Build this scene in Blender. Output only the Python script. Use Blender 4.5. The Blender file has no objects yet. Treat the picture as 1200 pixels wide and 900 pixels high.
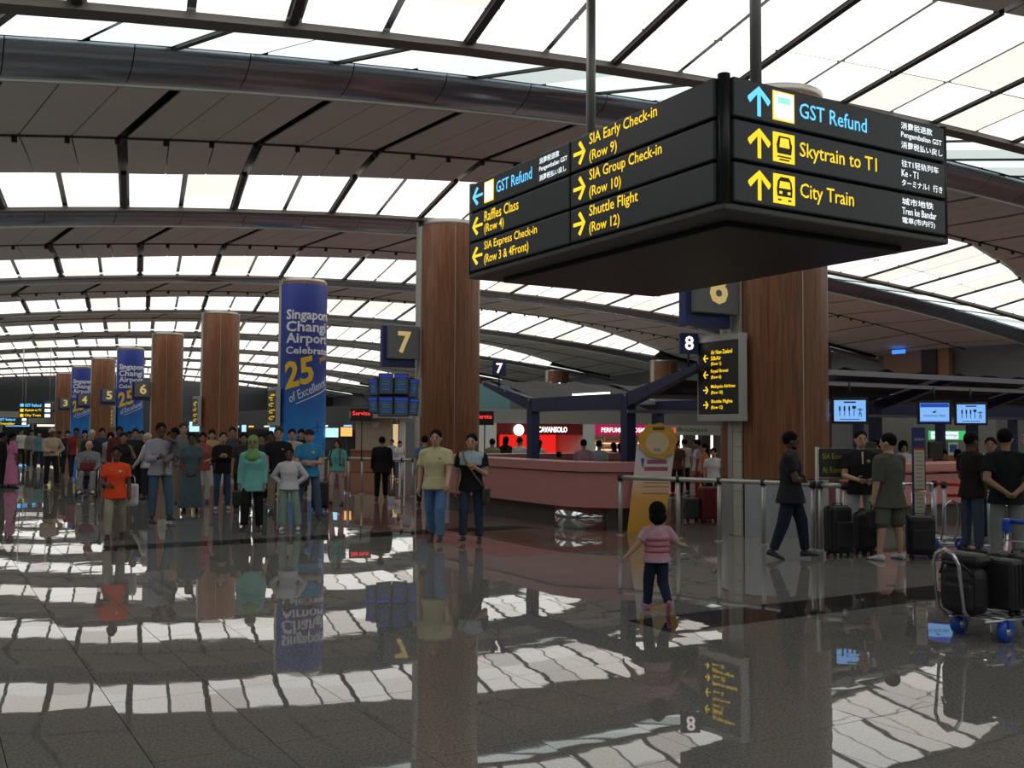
import bpy, bmesh, math, random
import numpy as np
from mathutils import Vector, Matrix

# ------------------------------------------------------------------ camera, world, exposure
scene = bpy.context.scene
col = scene.collection
F = 1167.0                       # focal length in pixels of the 1200 x 900 frame
PITCH = math.atan(56 / F)
ROLL = math.radians(0.3)
CH = 1.70
cam_data = bpy.data.cameras.new('camera')
cam_data.sensor_fit = 'HORIZONTAL'
cam_data.sensor_width = 36.0
cam_data.lens = 36.0 * F / 1200.0
cam_data.clip_end = 500
cam = bpy.data.objects.new('camera', cam_data)
col.objects.link(cam)
cam.matrix_world = (Matrix.Translation((0, 0, CH)) @ Matrix.Rotation(math.pi / 2 + PITCH, 4, 'X')
                    @ Matrix.Rotation(ROLL, 4, 'Z'))
scene.camera = cam

world = bpy.data.worlds.new('world')
scene.world = world
world.use_nodes = True
world.node_tree.nodes['Background'].inputs['Color'].default_value = (0.75, 0.85, 1.0, 1)
world.node_tree.nodes['Background'].inputs['Strength'].default_value = 0.25

scene.view_settings.view_transform = 'Standard'
scene.view_settings.look = 'None'
scene.view_settings.gamma = 1.0
scene.view_settings.use_curve_mapping = False
scene.view_settings.exposure = 0.4
PANEL_E = 1.0                   # radiance of the backlit ceiling panels

# ------------------------------------------------------------------ the hall's own grid
_fw = np.array([0, math.cos(PITCH), math.sin(PITCH)])
_u0 = np.array([0, -math.sin(PITCH), math.cos(PITCH)])
_r0 = np.array([1., 0, 0])
_R = _r0 * math.cos(ROLL) + _u0 * math.sin(ROLL)
_U = -_r0 * math.sin(ROLL) + _u0 * math.cos(ROLL)

def gp(x, y, h=0.0):
    """pixel -> point on the horizontal plane at height h"""
    v = _fw * F + _R * (x - 600) + _U * (450 - y)
    t = (h - CH) / v[2]
    return Vector((v[0] * t, v[1] * t, h))

def at(x, y, dist):
    """pixel -> point at forward distance dist"""
    v = _fw * F + _R * (x - 600) + _U * (450 - y)
    t = dist / v[1]
    return Vector((v[0] * t, dist, CH + v[2] * t))

AZ = math.radians(30.6)
D = Vector((-math.sin(AZ), math.cos(AZ), 0))     # along the pillar row, away from us
RR = Vector((math.cos(AZ), math.sin(AZ), 0))     # across the hall, to the right
P8 = Vector((4.5, 17.1, 0))
SP = 12.4

def G(s, u, h=0.0):
    return P8 + D * s + RR * u + Vector((0, 0, h))

def to_su(p):
    q = Vector((p[0], p[1], 0)) - P8
    return q.dot(D), q.dot(RR)

rng = random.Random(7)

# ------------------------------------------------------------------ materials
MATS = {}

def mat(name, color=(0.5, 0.5, 0.5), rough=0.6, metal=0.0, spec=0.5, emit=None, estr=0.0,
        var=0.0, vscale=8.0, bump=0.0, bscale=60.0, coat=0.0, detail=4.0):
    if name in MATS:
        return MATS[name]
    m = bpy.data.materials.new(name)
    m.use_nodes = True
    nt = m.node_tree
    b = nt.nodes['Principled BSDF']
    b.inputs['Base Color'].default_value = (*color, 1)
    b.inputs['Roughness'].default_value = rough
    b.inputs['Metallic'].default_value = metal
    b.inputs['Specular IOR Level'].default_value = spec
    b.inputs['Coat Weight'].default_value = coat
    if emit is not None:
        b.inputs['Emission Color'].default_value = (*emit, 1)
        b.inputs['Emission Strength'].default_value = estr
    if var or bump:
        tc = nt.nodes.new('ShaderNodeTexCoord')
        nz = nt.nodes.new('ShaderNodeTexNoise')
        nz.inputs['Scale'].default_value = vscale
        nz.inputs['Detail'].default_value = detail
        nt.links.new(tc.outputs['Object'], nz.inputs['Vector'])
        if var:
            mx = nt.nodes.new('ShaderNodeMix')
            mx.data_type = 'RGBA'
            mx.inputs[6].default_value = (*[c * (1 - var) for c in color], 1)
            mx.inputs[7].default_value = (*[min(1, c * (1 + var)) for c in color], 1)
            nt.links.new(nz.outputs['Fac'], mx.inputs[0])
            nt.links.new(mx.outputs[2], b.inputs['Base Color'])
        if bump:
            n2 = nt.nodes.new('ShaderNodeTexNoise')
            n2.inputs['Scale'].default_value = bscale
            nt.links.new(tc.outputs['Object'], n2.inputs['Vector'])
            bp = nt.nodes.new('ShaderNodeBump')
            bp.inputs['Strength'].default_value = bump
            bp.inputs['Distance'].default_value = 0.02
            nt.links.new(n2.outputs['Fac'], bp.inputs['Height'])
            nt.links.new(bp.outputs['Normal'], b.inputs['Normal'])
    MATS[name] = m
    return m

def cloth(color, name=None):
    key = name or 'cloth_%d_%d_%d' % tuple(int(c * 255) for c in color)
    return mat(key, color, rough=0.85, spec=0.2, var=0.18, vscale=9, bump=0.35, bscale=14)

def emis(name, color, strength):
    return mat(name, (0.02, 0.02, 0.02), rough=0.5, emit=color, estr=strength)

def wood_mat():
    m = mat('wood_veneer', (0.30, 0.12, 0.05), rough=0.38, spec=0.45)
    nt = m.node_tree
    b = nt.nodes['Principled BSDF']
    tc = nt.nodes.new('ShaderNodeTexCoord')
    mp = nt.nodes.new('ShaderNodeMapping')
    mp.inputs['Scale'].default_value = (14, 14, 0.7)
    nz = nt.nodes.new('ShaderNodeTexNoise')
    nz.inputs['Scale'].default_value = 1.6
    nz.inputs['Detail'].default_value = 7
    nz.inputs['Distortion'].default_value = 0.6
    cr = nt.nodes.new('ShaderNodeValToRGB')
    cr.color_ramp.elements[0].position = 0.3
    cr.color_ramp.elements[0].color = (0.135, 0.050, 0.022, 1)
    cr.color_ramp.elements[1].position = 0.72
    cr.color_ramp.elements[1].color = (0.29, 0.118, 0.050, 1)
    nt.links.new(tc.outputs['Object'], mp.inputs['Vector'])
    nt.links.new(mp.outputs['Vector'], nz.inputs['Vector'])
    nt.links.new(nz.outputs['Fac'], cr.inputs['Fac'])
    nt.links.new(cr.outputs['Color'], b.inputs['Base Color'])
    return m

def granite(name, c0, c1, c2, rough=0.016):
    """polished speckled granite; the slight waviness of the polish is a bump"""
    m = mat(name, c1, rough=rough, spec=0.55)
    nt = m.node_tree
    b = nt.nodes['Principled BSDF']
    tc = nt.nodes.new('ShaderNodeTexCoord')
    gm = nt.nodes.new('ShaderNodeNewGeometry')
    nz = nt.nodes.new('ShaderNodeTexNoise')
    nz.inputs['Scale'].default_value = 55
    nz.inputs['Detail'].default_value = 5
    nz.inputs['Roughness'].default_value = 0.75
    cr = nt.nodes.new('ShaderNodeValToRGB')
    e = cr.color_ramp.elements
    e[0].position, e[0].color = 0.36, (*c0, 1)
    e[1].position, e[1].color = 0.66, (*c2, 1)
    mid = cr.color_ramp.elements.new(0.5)
    mid.color = (*c1, 1)
    nt.links.new(gm.outputs['Position'], nz.inputs['Vector'])
    nt.links.new(nz.outputs['Fac'], cr.inputs['Fac'])
    nt.links.new(cr.outputs['Color'], b.inputs['Base Color'])
    n2 = nt.nodes.new('ShaderNodeTexNoise')
    n2.inputs['Scale'].default_value = 1.5
    n2.inputs['Detail'].default_value = 2
    bp = nt.nodes.new('ShaderNodeBump')
    bp.inputs['Strength'].default_value = 0.07
    bp.inputs['Distance'].default_value = 0.015
    nt.links.new(gm.outputs['Position'], n2.inputs['Vector'])
    nt.links.new(n2.outputs['Fac'], bp.inputs['Height'])
    nt.links.new(bp.outputs['Normal'], b.inputs['Normal'])
    return m

M_WOOD = wood_mat()
M_FLOOR = granite('granite_grey', (0.115, 0.107, 0.099), (0.20, 0.187, 0.173), (0.31, 0.29, 0.27))
M_FDARK = granite('granite_dark', (0.02, 0.017, 0.016), (0.04, 0.033, 0.029), (0.08, 0.066, 0.058))
M_FRED = granite('granite_red', (0.12, 0.060, 0.050), (0.24, 0.120, 0.10), (0.38, 0.22, 0.185))
M_SOFFIT = mat('soffit_panel', (0.86, 0.835, 0.78), rough=0.55, spec=0.3, var=0.06, vscale=1.5)
M_DARK = mat('dark_gap', (0.022, 0.022, 0.024), rough=0.6)
M_MULL = mat('mullion_dark', (0.05, 0.048, 0.048), rough=0.5)
M_BEAM = mat('beam_grey', (0.17, 0.155, 0.14), rough=0.5)
M_FASCIA = mat('fascia_metal', (0.38, 0.42, 0.49), rough=0.20, metal=0.95, var=0.1, vscale=0.8)
M_TRIM = mat('trim_pale', (0.72, 0.69, 0.62), rough=0.4)
M_LIGHT = [emis('panel_warm_white', (1.0, 0.945, 0.865), PANEL_E),
           emis('panel_white', (1.0, 0.97, 0.92), PANEL_E * 1.12),
           emis('panel_dimmer', (1.0, 0.93, 0.85), PANEL_E * 0.80)]
M_LIGHTC = [emis('panel_cool_white', (0.86, 0.98, 0.94), PANEL_E * 0.85),
            emis('panel_cool_bright', (0.93, 1.0, 0.97), PANEL_E),
            emis('panel_cool_dim', (0.82, 0.93, 0.90), PANEL_E * 0.6)]
M_STEEL = mat('brushed_steel', (0.50, 0.52, 0.56), rough=0.38, metal=0.55, var=0.08)
M_ALU = mat('grey_aluminium', (0.42, 0.42, 0.40), rough=0.42, metal=0.6)
M_CHROME = mat('chrome_tube', (0.75, 0.76, 0.78), rough=0.15, metal=1.0)
M_GREYP = mat('grey_panel', (0.34, 0.34, 0.30), rough=0.5, var=0.06)
M_NAVY = mat('navy_paint', (0.018, 0.024, 0.075), rough=0.4)
M_BLACK = mat('black_plastic', (0.012, 0.012, 0.013), rough=0.45)
M_SIGN = mat('sign_charcoal', (0.044, 0.052, 0.060), rough=0.45)
M_PINK = mat('pink_laminate', (0.46, 0.20, 0.195), rough=0.4, var=0.04, vscale=2)
M_WHITE = mat('white_paint', (0.70, 0.70, 0.67), rough=0.6)
M_CONC = mat('grey_wall', (0.20, 0.205, 0.21), rough=0.7, var=0.06, vscale=0.6)
M_YELLOW = emis('lit_yellow', (1.0, 0.65, 0.015), 0.95)
M_BLUEL = emis('lit_blue', (0.12, 0.55, 1.0), 1.1)
M_WHITEL = emis('lit_white', (0.85, 0.95, 1.0), 1.1)
M_REDL = emis('lit_red', (1.0, 0.04, 0.03), 1.0)
M_SCREEN = emis('lit_screen', (0.22, 0.48, 0.95), 0.75)

# ------------------------------------------------------------------ mesh helpers
class MB:
    def __init__(self):
        self.v, self.f, self.m, self.sm = [], [], [], []
    def add(self, verts, faces, mi=0, smooth=False):
        o = len(self.v)
        self.v += [tuple(p) for p in verts]
        for fc in faces:
            self.f.append(tuple(i + o for i in fc)); self.m.append(mi); self.sm.append(smooth)
        return self
    def box(self, cx, cy, cz, sx, sy, sz, mi=0, M=None):
        p = [Vector((cx + dx * sx / 2, cy + dy * sy / 2, cz + dz * sz / 2))
             for dz in (-1, 1) for dy in (-1, 1) for dx in (-1, 1)]
        if M: p = [M @ q for q in p]
        return self.add(p, [(0, 2, 3, 1), (4, 5, 7, 6), (0, 1, 5, 4), (2, 6, 7, 3), (0, 4, 6, 2), (1, 3, 7, 5)], mi)
    def bbox(self, cx, cy, cz, sx, sy, sz, b=0.01, mi=0, M=None):
        """box with bevelled edges"""
        bm = bmesh.new()
        bmesh.ops.create_cube(bm, size=1)
        bmesh.ops.scale(bm, vec=(sx, sy, sz), verts=bm.verts)
        bmesh.ops.bevel(bm, geom=bm.edges[:], offset=min(b, 0.45 * min(sx, sy, sz)), segments=2, affect='EDGES', profile=0.5)
        p = [Vector((v.co.x + cx, v.co.y + cy, v.co.z + cz)) for v in bm.verts]
        if M: p = [M @ q for q in p]
        bm.verts.index_update()
        fs = [tuple(v.index for v in f.verts) for f in bm.faces]
        bm.free()
        return self.add(p, fs, mi)
    def hexa(self, p8, mi=0):
        return self.add(p8, [(0, 3, 2, 1), (4, 5, 6, 7), (0, 1, 5, 4), (1, 2, 6, 5), (2, 3, 7, 6), (3, 0, 4, 7)], mi)
    def slab(self, quad, thick, mi=0):
        """quad of 4 points, thickened upward"""
        q = [Vector(p) for p in quad]
        return self.hexa(q + [p + Vector((0, 0, thick)) for p in q], mi)
    def loft(self, rings, mi=0, smooth=True, caps=True, closed=True):
        n = len(rings[0]); vs = [p for r in rings for p in r]; fs = []
        for i in range(len(rings) - 1):
            for j in range(n if closed else n - 1):
                a, b = i * n + j, i * n + (j + 1) % n
                fs.append((a, b, b + n, a + n))
        if caps and closed:
            fs.append(tuple(range(n - 1, -1, -1)))
            fs.append(tuple((len(rings) - 1) * n + j for j in range(n)))
        return self.add(vs, fs, mi, smooth)
    def tube(self, path, rad, n=8, mi=0, smooth=True):
        P = [Vector(p) for p in path]
        rads = rad if isinstance(rad, (list, tuple)) else [rad] * len(P)
        rings = []
        ref = None
        for i, p in enumerate(P):
            if i == 0: t = P[1] - P[0]
            elif i == len(P) - 1: t = P[-1] - P[-2]
            else: t = (P[i] - P[i - 1]).normalized() + (P[i + 1] - P[i]).normalized()
            t = t.normalized() if t.length > 1e-9 else Vector((0, 0, 1))
            if ref is None:
                ref = Vector((0, 0, 1)) if abs(t.z) < 0.9 else Vector((1, 0, 0))
            a = t.cross(ref)
            if a.length < 1e-6: a = t.orthogonal()
            a.normalize(); b = t.cross(a).normalized(); ref = a.cross(t) if False else ref
            rings.append([p + (a * math.cos(2 * math.pi * j / n) + b * math.sin(2 * math.pi * j / n)) * rads[i] for j in range(n)])
        return self.loft(rings, mi, smooth)
    def cyl(self, c, r, h, n=16, mi=0, r2=None, smooth=True):
        r2 = r if r2 is None else r2
        c = Vector(c)
        return self.loft([[c + Vector((math.cos(2 * math.pi * j / n) * q, math.sin(2 * math.pi * j / n) * q, z)) for j in range(n)]
                          for q, z in ((r, 0), (r2, h))], mi, smooth)
    def prism(self, poly, z0, z1, mi=0):
        n = len(poly)
        vs = [(x, y, z0) for x, y in poly] + [(x, y, z1) for x, y in poly]
        fs = [tuple(range(n - 1, -1, -1)), tuple(range(n, 2 * n))]
        fs += [(i, (i + 1) % n, n + (i + 1) % n, n + i) for i in range(n)]
        return self.add(vs, fs, mi)
    def ell(self, c, rx, ry, rz, nu=12, nv=8, mi=0, M=None):
        c = Vector(c); rings = []
        for i in range(1, nv):
            ph = math.pi * i / nv
            rings.append([Vector((math.sin(ph) * math.cos(2 * math.pi * j / nu) * rx,
                                  math.sin(ph) * math.sin(2 * math.pi * j / nu) * ry, -math.cos(ph) * rz)) for j in range(nu)])
        vs = [p for r in rings for p in r] + [Vector((0, 0, -rz)), Vector((0, 0, rz))]
        if M: vs = [M @ p for p in vs]
        vs = [p + c for p in vs]
        fs = []
        for i in range(nv - 2):
            for j in range(nu):
                a, b = i * nu + j, i * nu + (j + 1) % nu
                fs.append((a, b, b + nu, a + nu))
        s, t = len(vs) - 2, len(vs) - 1
        for j in range(nu):
            fs.append((s, (j + 1) % nu, j)); fs.append((t, (nv - 2) * nu + j, (nv - 2) * nu + (j + 1) % nu))
        return self.add(vs, fs, mi, True)
    def mesh(self, name, mats):
        me = bpy.data.meshes.new(name)
        me.from_pydata(self.v, [], self.f)
        for m in (mats if isinstance(mats, (list, tuple)) else [mats]):
            me.materials.append(m)
        me.polygons.foreach_set('material_index', self.m)
        me.polygons.foreach_set('use_smooth', self.sm)
        me.update()
        return me
    def build(self, name, mats, parent=None, loc=None, rz=None):
        return link(name, self.mesh(name, mats), parent, loc, rz)

def link(name, data, parent=None, loc=None, rz=None):
    o = bpy.data.objects.new(name, data)
    col.objects.link(o)
    if parent is not None: o.parent = parent
    if loc is not None: o.location = loc
    if rz is not None: o.rotation_euler = (0, 0, rz)
    return o

def tag(o, label=None, cat=None, group=None, kind=None):
    if label: o['label'] = label
    if cat: o['category'] = cat
    if group: o['group'] = group
    if kind: o['kind'] = kind
    return o

def thing(name, label, cat, loc=(0, 0, 0), rz=0.0, group=None, kind=None):
    o = link(name, None, None, loc, rz)
    o.empty_display_size = 0.2
    return tag(o, label, cat, group, kind)

def struct(name, mb, mats, parent=None, loc=None, rz=None, label=None):
    o = mb.build(name, mats, parent, loc, rz) if mb else link(name, None, parent, loc, rz)
    o['kind'] = 'structure'
    if label: o['label'] = label
    return o

# a side scene keeps the evaluation of lettering and figures independent of the hall
_work = bpy.data.scenes.new('workbench')
def evaluated_mesh(o):
    """mesh of an object with its modifiers; the object must be linked to the side scene"""
    vl = _work.view_layers[0]
    vl.update()
    return bpy.data.meshes.new_from_object(o.evaluated_get(vl.depsgraph))

_text_cache = {}
def text_mesh(s, size=1.0, align='LEFT', bold=0.0, extrude=0.004, spacing=1.0, condense=1.0, line=1.0, shear=0.0):
    key = (s, size, align, bold, extrude, spacing, condense, line, shear)
    if key in _text_cache: return _text_cache[key]
    cu = bpy.data.curves.new('lettering', 'FONT')
    cu.body = s; cu.size = size; cu.align_x = align; cu.offset = bold * size
    cu.extrude = extrude; cu.resolution_u = 2; cu.space_character = spacing; cu.space_line = line; cu.shear = shear
    o = bpy.data.objects.new('lettering', cu)
    _work.collection.objects.link(o)
    me = evaluated_mesh(o)
    bpy.data.objects.remove(o); bpy.data.curves.remove(cu)
    if condense != 1.0:
        for v in me.vertices: v.co.x *= condense
    _text_cache[key] = me
    return me

def text(name, s, m, parent, M, size=0.1, **kw):
    me = text_mesh(s, size, **kw).copy()
    me.materials.clear(); me.materials.append(m)
    o = link(name, me, parent)
    o.matrix_local = M
    return o

def upright(x, y, z, rz=0.0):
    """frame whose X runs along the face, Y is up, Z points out of the face (rz=0: face looks to -y)"""
    return Matrix.Translation((x, y, z)) @ Matrix.Rotation(rz, 4, 'Z') @ Matrix.Rotation(math.pi / 2, 4, 'X')

def copy_tree(o, parent=None):
    c = o.copy(); col.objects.link(c)
    c.parent = parent
    for ch in list(o.children): copy_tree(ch, c)
    return c

# ------------------------------------------------------------------ ceiling
def arch(u):
    k = 0.0039 if u < 6 else 0.0028
    return 7.75 - k * (u - 6) ** 2

W_K = [(-30, 2.2), (-8, 2.5), (2, 3.7), (12, 5.2), (17, 5.1), (21, 3.8), (25, 2.0), (28.5, 0.12)]
def wlen(u):
    for (a, x), (b, y) in zip(W_K, W_K[1:]):
        if a <= u <= b:
            t = (u - a) / (b - a)
            return x + (y - x) * t
    return 0.12

RISE, S_F0, S_F1, TOPF = 0.29, 2.7, 3.5, 0.58
S_TRACK = 6.9
U0, U1 = -22.0, 32.9
PITCH_U = 1.28

def cpt(k, s, u, dz=0.0):
    """point of the ceiling skin of bay k (s counted from that bay's beam)"""
    h = arch(u)
    we = SP - wlen(u)
    if s <= S_F0: h += TOPF * s / S_F0
    elif s <= S_F1: h += TOPF + (RISE - TOPF) * (s - S_F0) / (S_F1 - S_F0)
    elif s <= we: h += RISE
    else: h += RISE * (SP - s) / max(0.05, wlen(u))
    return G(k * SP + s, u, h + dz)

def lean(s):
    """the joints run slightly aslant: one way before the track, the other way after it"""
    if s <= S_F0: return -0.10 * s
    if s <= S_TRACK: return -0.106 * max(0.0, s - S_F1)
    return -0.106 * (S_TRACK - S_F1) + 0.176 * (s - S_TRACK)

def lpt(k, s, u, dz=0.0):
    v = max(U0, min(U1 + 0.1, u + lean(s)))
    return cpt(k, s, v, dz)

def bay(k, detail):
    root = struct('ceiling', None, None, None, (0, 0, 0), label='curved vault of lit panels and grey soffit panels')
    # dark backing skin that closes the roof
    us = [U0 + i * (U1 - U0) / 24 for i in range(25)]
    b = MB()
    prof = [0.0, S_F0, S_F0 + 0.3, S_F1 + 0.6, S_TRACK, None, SP]
    rings = []
    for s in prof:
        rings.append([cpt(k, (SP - wlen(u)) if s is None else s, u, 0.16) for u in us])
    b.loft(rings, 0, False, False, False)
    b.build('roof_backing', M_DARK, root)
    # beam under the valley
    bm_ = MB()
    for a, c in zip(us, us[1:]):
        p = [cpt(k, -0.16, a, -0.06), cpt(k, -0.16, c, -0.06), cpt(k, 0.16, c, -0.06), cpt(k, 0.16, a, -0.06)]
        h = arch(a), arch(c)
        for q, hh in zip(p, (h[0], h[1], h[1], h[0])): q.z = hh - 0.05
        bm_.slab(p, 0.12)
    bm_.build('beam', M_BEAM, root)
    rest_w, rest_c, rest_s, rest_m = MB(), MB(), MB(), MB()
    n = int((U1 - U0) / PITCH_U)
    rr = random.Random(100 + k)
    for i in range(n):
        ua, ub = U0 + i * PITCH_U, U0 + (i + 1) * PITCH_U
        g0 = 0.11 if i % 2 == 0 else 0.058
        g1 = 0.058 if i % 2 == 0 else 0.11
        a, c = ua + g0, ub - g1
        near = detail and -16 < ua < 27
        # white panels sloping down to the beam
        w = min(wlen(a + 0.6), wlen(c + 0.6))
        if w > 0.33:
            cuts = [(0.0, 0.612), (0.633, 1.0)] if near and detail > 1 else [(0.0, 1.0)]
            for c0, c1 in cuts:
                def sp(u, t): return SP - wlen(u) + 0.06 + (wlen(u) - 0.26) * t
                q = [lpt(k, sp(a + 0.6, c0), a), lpt(k, sp(c + 0.6, c0), c), lpt(k, sp(c + 0.6, c1), c), lpt(k, sp(a + 0.6, c1), a)]
                mi = rr.choice([0, 0, 1, 1, 1, 2])
                if near:
                    MB().slab(q, 0.03).build('light_panel', M_LIGHT[mi], root)
                else:
                    rest_w.slab(q, 0.03, mi)
        # cooler panels rising to the fascia
        q = [lpt(k, 0.22, a), lpt(k, 0.22, c), lpt(k, S_F0 - 0.1, c), lpt(k, S_F0 - 0.1, a)]
        mi = rr.choice([0, 0, 1, 2])
        if near: MB().slab(q, 0.03).build('light_panel', M_LIGHTC[mi], root)
        else: rest_c.slab(q, 0.03, mi)
        if near and detail > 1 and i % 2 == 0:
            for s0, s1 in ((0.2, S_F0), (None, SP - 0.18)):
                e = 0.06
                sa = SP - wlen(ua + 0.6) if s0 is None else s0
                q = [lpt(k, sa, ua - e, -0.03), lpt(k, sa, ua + e, -0.03), lpt(k, s1, ua + e, -0.03), lpt(k, s1, ua - e, -0.03)]
                MB().slab(q, 0.10).build('mullion', M_MULL, root)
    # soffit panels: two rows either side of the track, a wide groove after every third
    ps = PITCH_U * 2 / 3
    n = int((U1 - U0) / ps)
    for i in range(n):
        ua, ub = U0 + i * ps, U0 + (i + 1) * ps
        a = ua + (0.10 if i % 3 == 0 else 0.012)
        c = ub - (0.10 if i % 3 == 2 else 0.012)
        near = detail and -16 < ua < 32
        def end(u): return SP - wlen(min(u + 0.3, U1)) - 0.03
        for r0, r1 in ((None, S_TRACK - 0.03), (S_TRACK + 0.03, 'e')):
            s0a = S_F1 + 0.02 if r0 is None else r0
            s1a = end(a) if r1 == 'e' else min(r1, end(a)); s1c = end(c) if r1 == 'e' else min(r1, end(c))
            if s1a - s0a < 0.1: continue
            q = [lpt(k, s0a, a), lpt(k, s0a, c), lpt(k, s1c, c), lpt(k, s1a, a)]
            if near: MB().slab(q, 0.03).build('soffit_panel', M_SOFFIT, root)
            else: rest_s.slab(q, 0.03)
    # fascia: bullnose metal in lengths
    L = PITCH_U * 4 / 3
    n = int((U1 - U0) / L)
    for i in range(n):
        a, c = U0 + i * L + 0.008, U0 + (i + 1) * L - 0.008
        mb = MB(); rings = []
        for u in (a, (a + c) / 2, c):
            h = arch(u); ring = []
            for j in range(9):
                t = j / 8 * math.pi * 0.5
                ring.append(G(k * SP + S_F0 + 0.06 + 0.78 * (1 - math.cos(t)), u, h + TOPF + 0.02 - (TOPF - RISE + 0.08) * math.sin(t)))
            rings.append(ring)
        mb.loft(rings, 0, True, False, False)
        mb.build('fascia_panel', M_FASCIA, root)
    t = MB()
    for a, c in zip(us, us[1:]):
        q = [cpt(k, S_F1 + 0.01 - 0.03, a), cpt(k, S_F1 - 0.02, c), cpt(k, S_F1 + 0.05, c), cpt(k, S_F1 + 0.05, a)]
        for p, u in zip(q, (a, c, c, a)): p.z = arch(u) + RISE - 0.09
        t.slab(q, 0.08)
    t.build('edge_trim', M_TRIM, root)
    tr = MB()
    for a, c in zip(us, us[1:]):
        if S_TRACK + 0.5 > SP - wlen(c): pass
        q = [cpt(k, S_TRACK - 0.03, a, -0.03), cpt(k, S_TRACK - 0.03, c, -0.03), cpt(k, S_TRACK + 0.03, c, -0.03), cpt(k, S_TRACK + 0.03, a, -0.03)]
        tr.slab(q, 0.07)
    track = tr.build('light_track', M_MULL, root)
    if detail > 1:
        u = U0 + ps / 2
        sp_ = MB().cyl((0, 0, -0.11), 0.05, 0.11, 8).mesh('spotlight', M_BLACK)
        while u < U1:
            if -16 < u < 26:
                link('spotlight', sp_, track, cpt(k, S_TRACK, u, -0.02))
            u += ps
    for mb, nm, ms in ((rest_w, 'light_panel_rest', M_LIGHT), (rest_c, 'cool_panel_rest', M_LIGHTC), (rest_s, 'soffit_rest', M_SOFFIT)):
        if mb.v: tag(mb.build(nm, ms, root), kind='stuff')
    return root

KMAX = 9
for k in range(-3, KMAX):
    bay(k, 2 if -1 <= k <= 2 else (1 if k <= 5 and k >= -1 else 0))

# ------------------------------------------------------------------ floor
TILE = 0.64
floor = struct('floor', MB().add([G(-40, -34, -0.02), G(-40, 48, -0.02), G(27.5, 48, -0.02), G(27.5, 2.5, -0.02), G(112, 2.5, -0.02), G(112, -34, -0.02)],
               [(0, 1, 2, 3, 4, 5)]), M_FDARK, label='polished granite slab floor of the hall')
lower = struct('floor_lower', MB().add([G(27.5, 2.5, -0.9), G(27.5, 48, -0.9), G(112, 48, -0.9), G(112, 2.5, -0.9)], [(0, 1, 2, 3)]), M_FLOOR,
               label='lower concourse floor before the shops')
struct('trim_1', MB().add([G(27.5, 2.5, -0.9), G(27.5, 48, -0.9), G(27.5, 48, 0), G(27.5, 2.5, 0),
                           G(112, 2.5, -0.9), G(112, 2.5, 0)], [(0, 1, 2, 3), (0, 3, 5, 4)]), M_CONC, label='low retaining edge of the floor')

def tile_mat(i, j):
    """i along D, j along RR (tile indices from the grid origin)"""
    s, u = (i + 0.5) * TILE, (j + 0.5) * TILE
    if -7.2 < u < 12 and (-5.5 < s < -4.86): return 1
    if u < -2.9 and 2.5 < s < 3.3: return 1
    # reddish field in front of the check-in island
    if -5.6 < u < 30 and -0.7 < s < 60 and not (u > -2.4 and s < 1.5): return 2 if (i + 2 * j) % 7 else 0
    if u > 3.5 and s > -2.2: return 2
    return 0

def tile_quad(i, j, rr, amp):
    g = 0.0025
    s0, s1, u0, u1 = i * TILE + g, (i + 1) * TILE - g, j * TILE + g, (j + 1) * TILE - g
    ts, tu = rr.gauss(0, amp), rr.gauss(0, amp)
    h = lambda s, u: max(-0.004, min(0.004, ts * s + tu * u))
    e = TILE / 2
    return [G(s0, u0, h(-e, -e)), G(s0, u1, h(-e, e)), G(s1, u1, h(e, e)), G(s1, u0, h(e, -e))]

cand = []
for i in range(-60, 175):
    for j in range(-53, 75):
        s, u = (i + 0.5) * TILE, (j + 0.5) * TILE
        if s > 27.5 and u > 2.5 - TILE / 2: continue
        p = G(s, u)
        if p.y < 2.5: continue
        ax = abs(p.x) / p.y
        cand.append((p.length if (ax < 0.6 and p.y > 4.4) else 1e6 + p.length, i, j))
cand.sort()
rr = random.Random(5)
col_t = {}
rest = MB()
FM = [M_FLOOR, M_FDARK, M_FRED]
for n, (dist, i, j) in enumerate(cand):
    # slabs of one course were laid together, so they share most of their tilt
    cr = random.Random(j * 31 + 7)
    q = tile_quad(i, j, rr, 0.0004)
    tu = cr.gauss(0, 0.0013); ts = cr.gauss(0, 0.0005)
    e = TILE / 2
    for p, (a, b) in zip(q, ((-e, -e), (-e, e), (e, e), (e, -e))):
        p.z += tu * b + ts * a
    mi = tile_mat(i, j)
    if n < 300:
        MB().hexa([p - Vector((0, 0, 0.015)) for p in q] + q).build('floor_tile', FM[mi], floor)
    else:
        rest.add(q, [(0, 1, 2, 3)], mi)
tag(rest.build('floor_tile_field', FM, floor), kind='stuff')

# ------------------------------------------------------------------ walls around the hall
def wall(name, p, q, h, m, t=0.3, z0=0.0, label=None):
    p, q = Vector(p), Vector(q)
    n = Vector((-(q - p).y, (q - p).x, 0)).normalized() * t
    mb = MB().hexa([Vector((a.x, a.y, z)) for z in (z0, h) for a in (p, q, q + n, p + n)])
    return struct(name, mb, m, label=label)

wall('wall_left', G(-40, -33), G(110, -33), 7.0, M_CONC, label='grey side wall of the hall beyond the left edge')
wall('wall_back', G(-39, 48), G(-39, -33), 9.0, M_CONC, label='grey end wall behind the viewpoint')
wall('wall_far', G(110, -33), G(110, 40), 8.0, mat('far_wall_dark', (0.06, 0.065, 0.075), rough=0.7), label='dark end wall far down the hall')
wall('wall_right', G(110, 33), G(-39, 33), 9.0, M_CONC, z0=-0.9, label='blue grey upper wall behind the counters')

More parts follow.
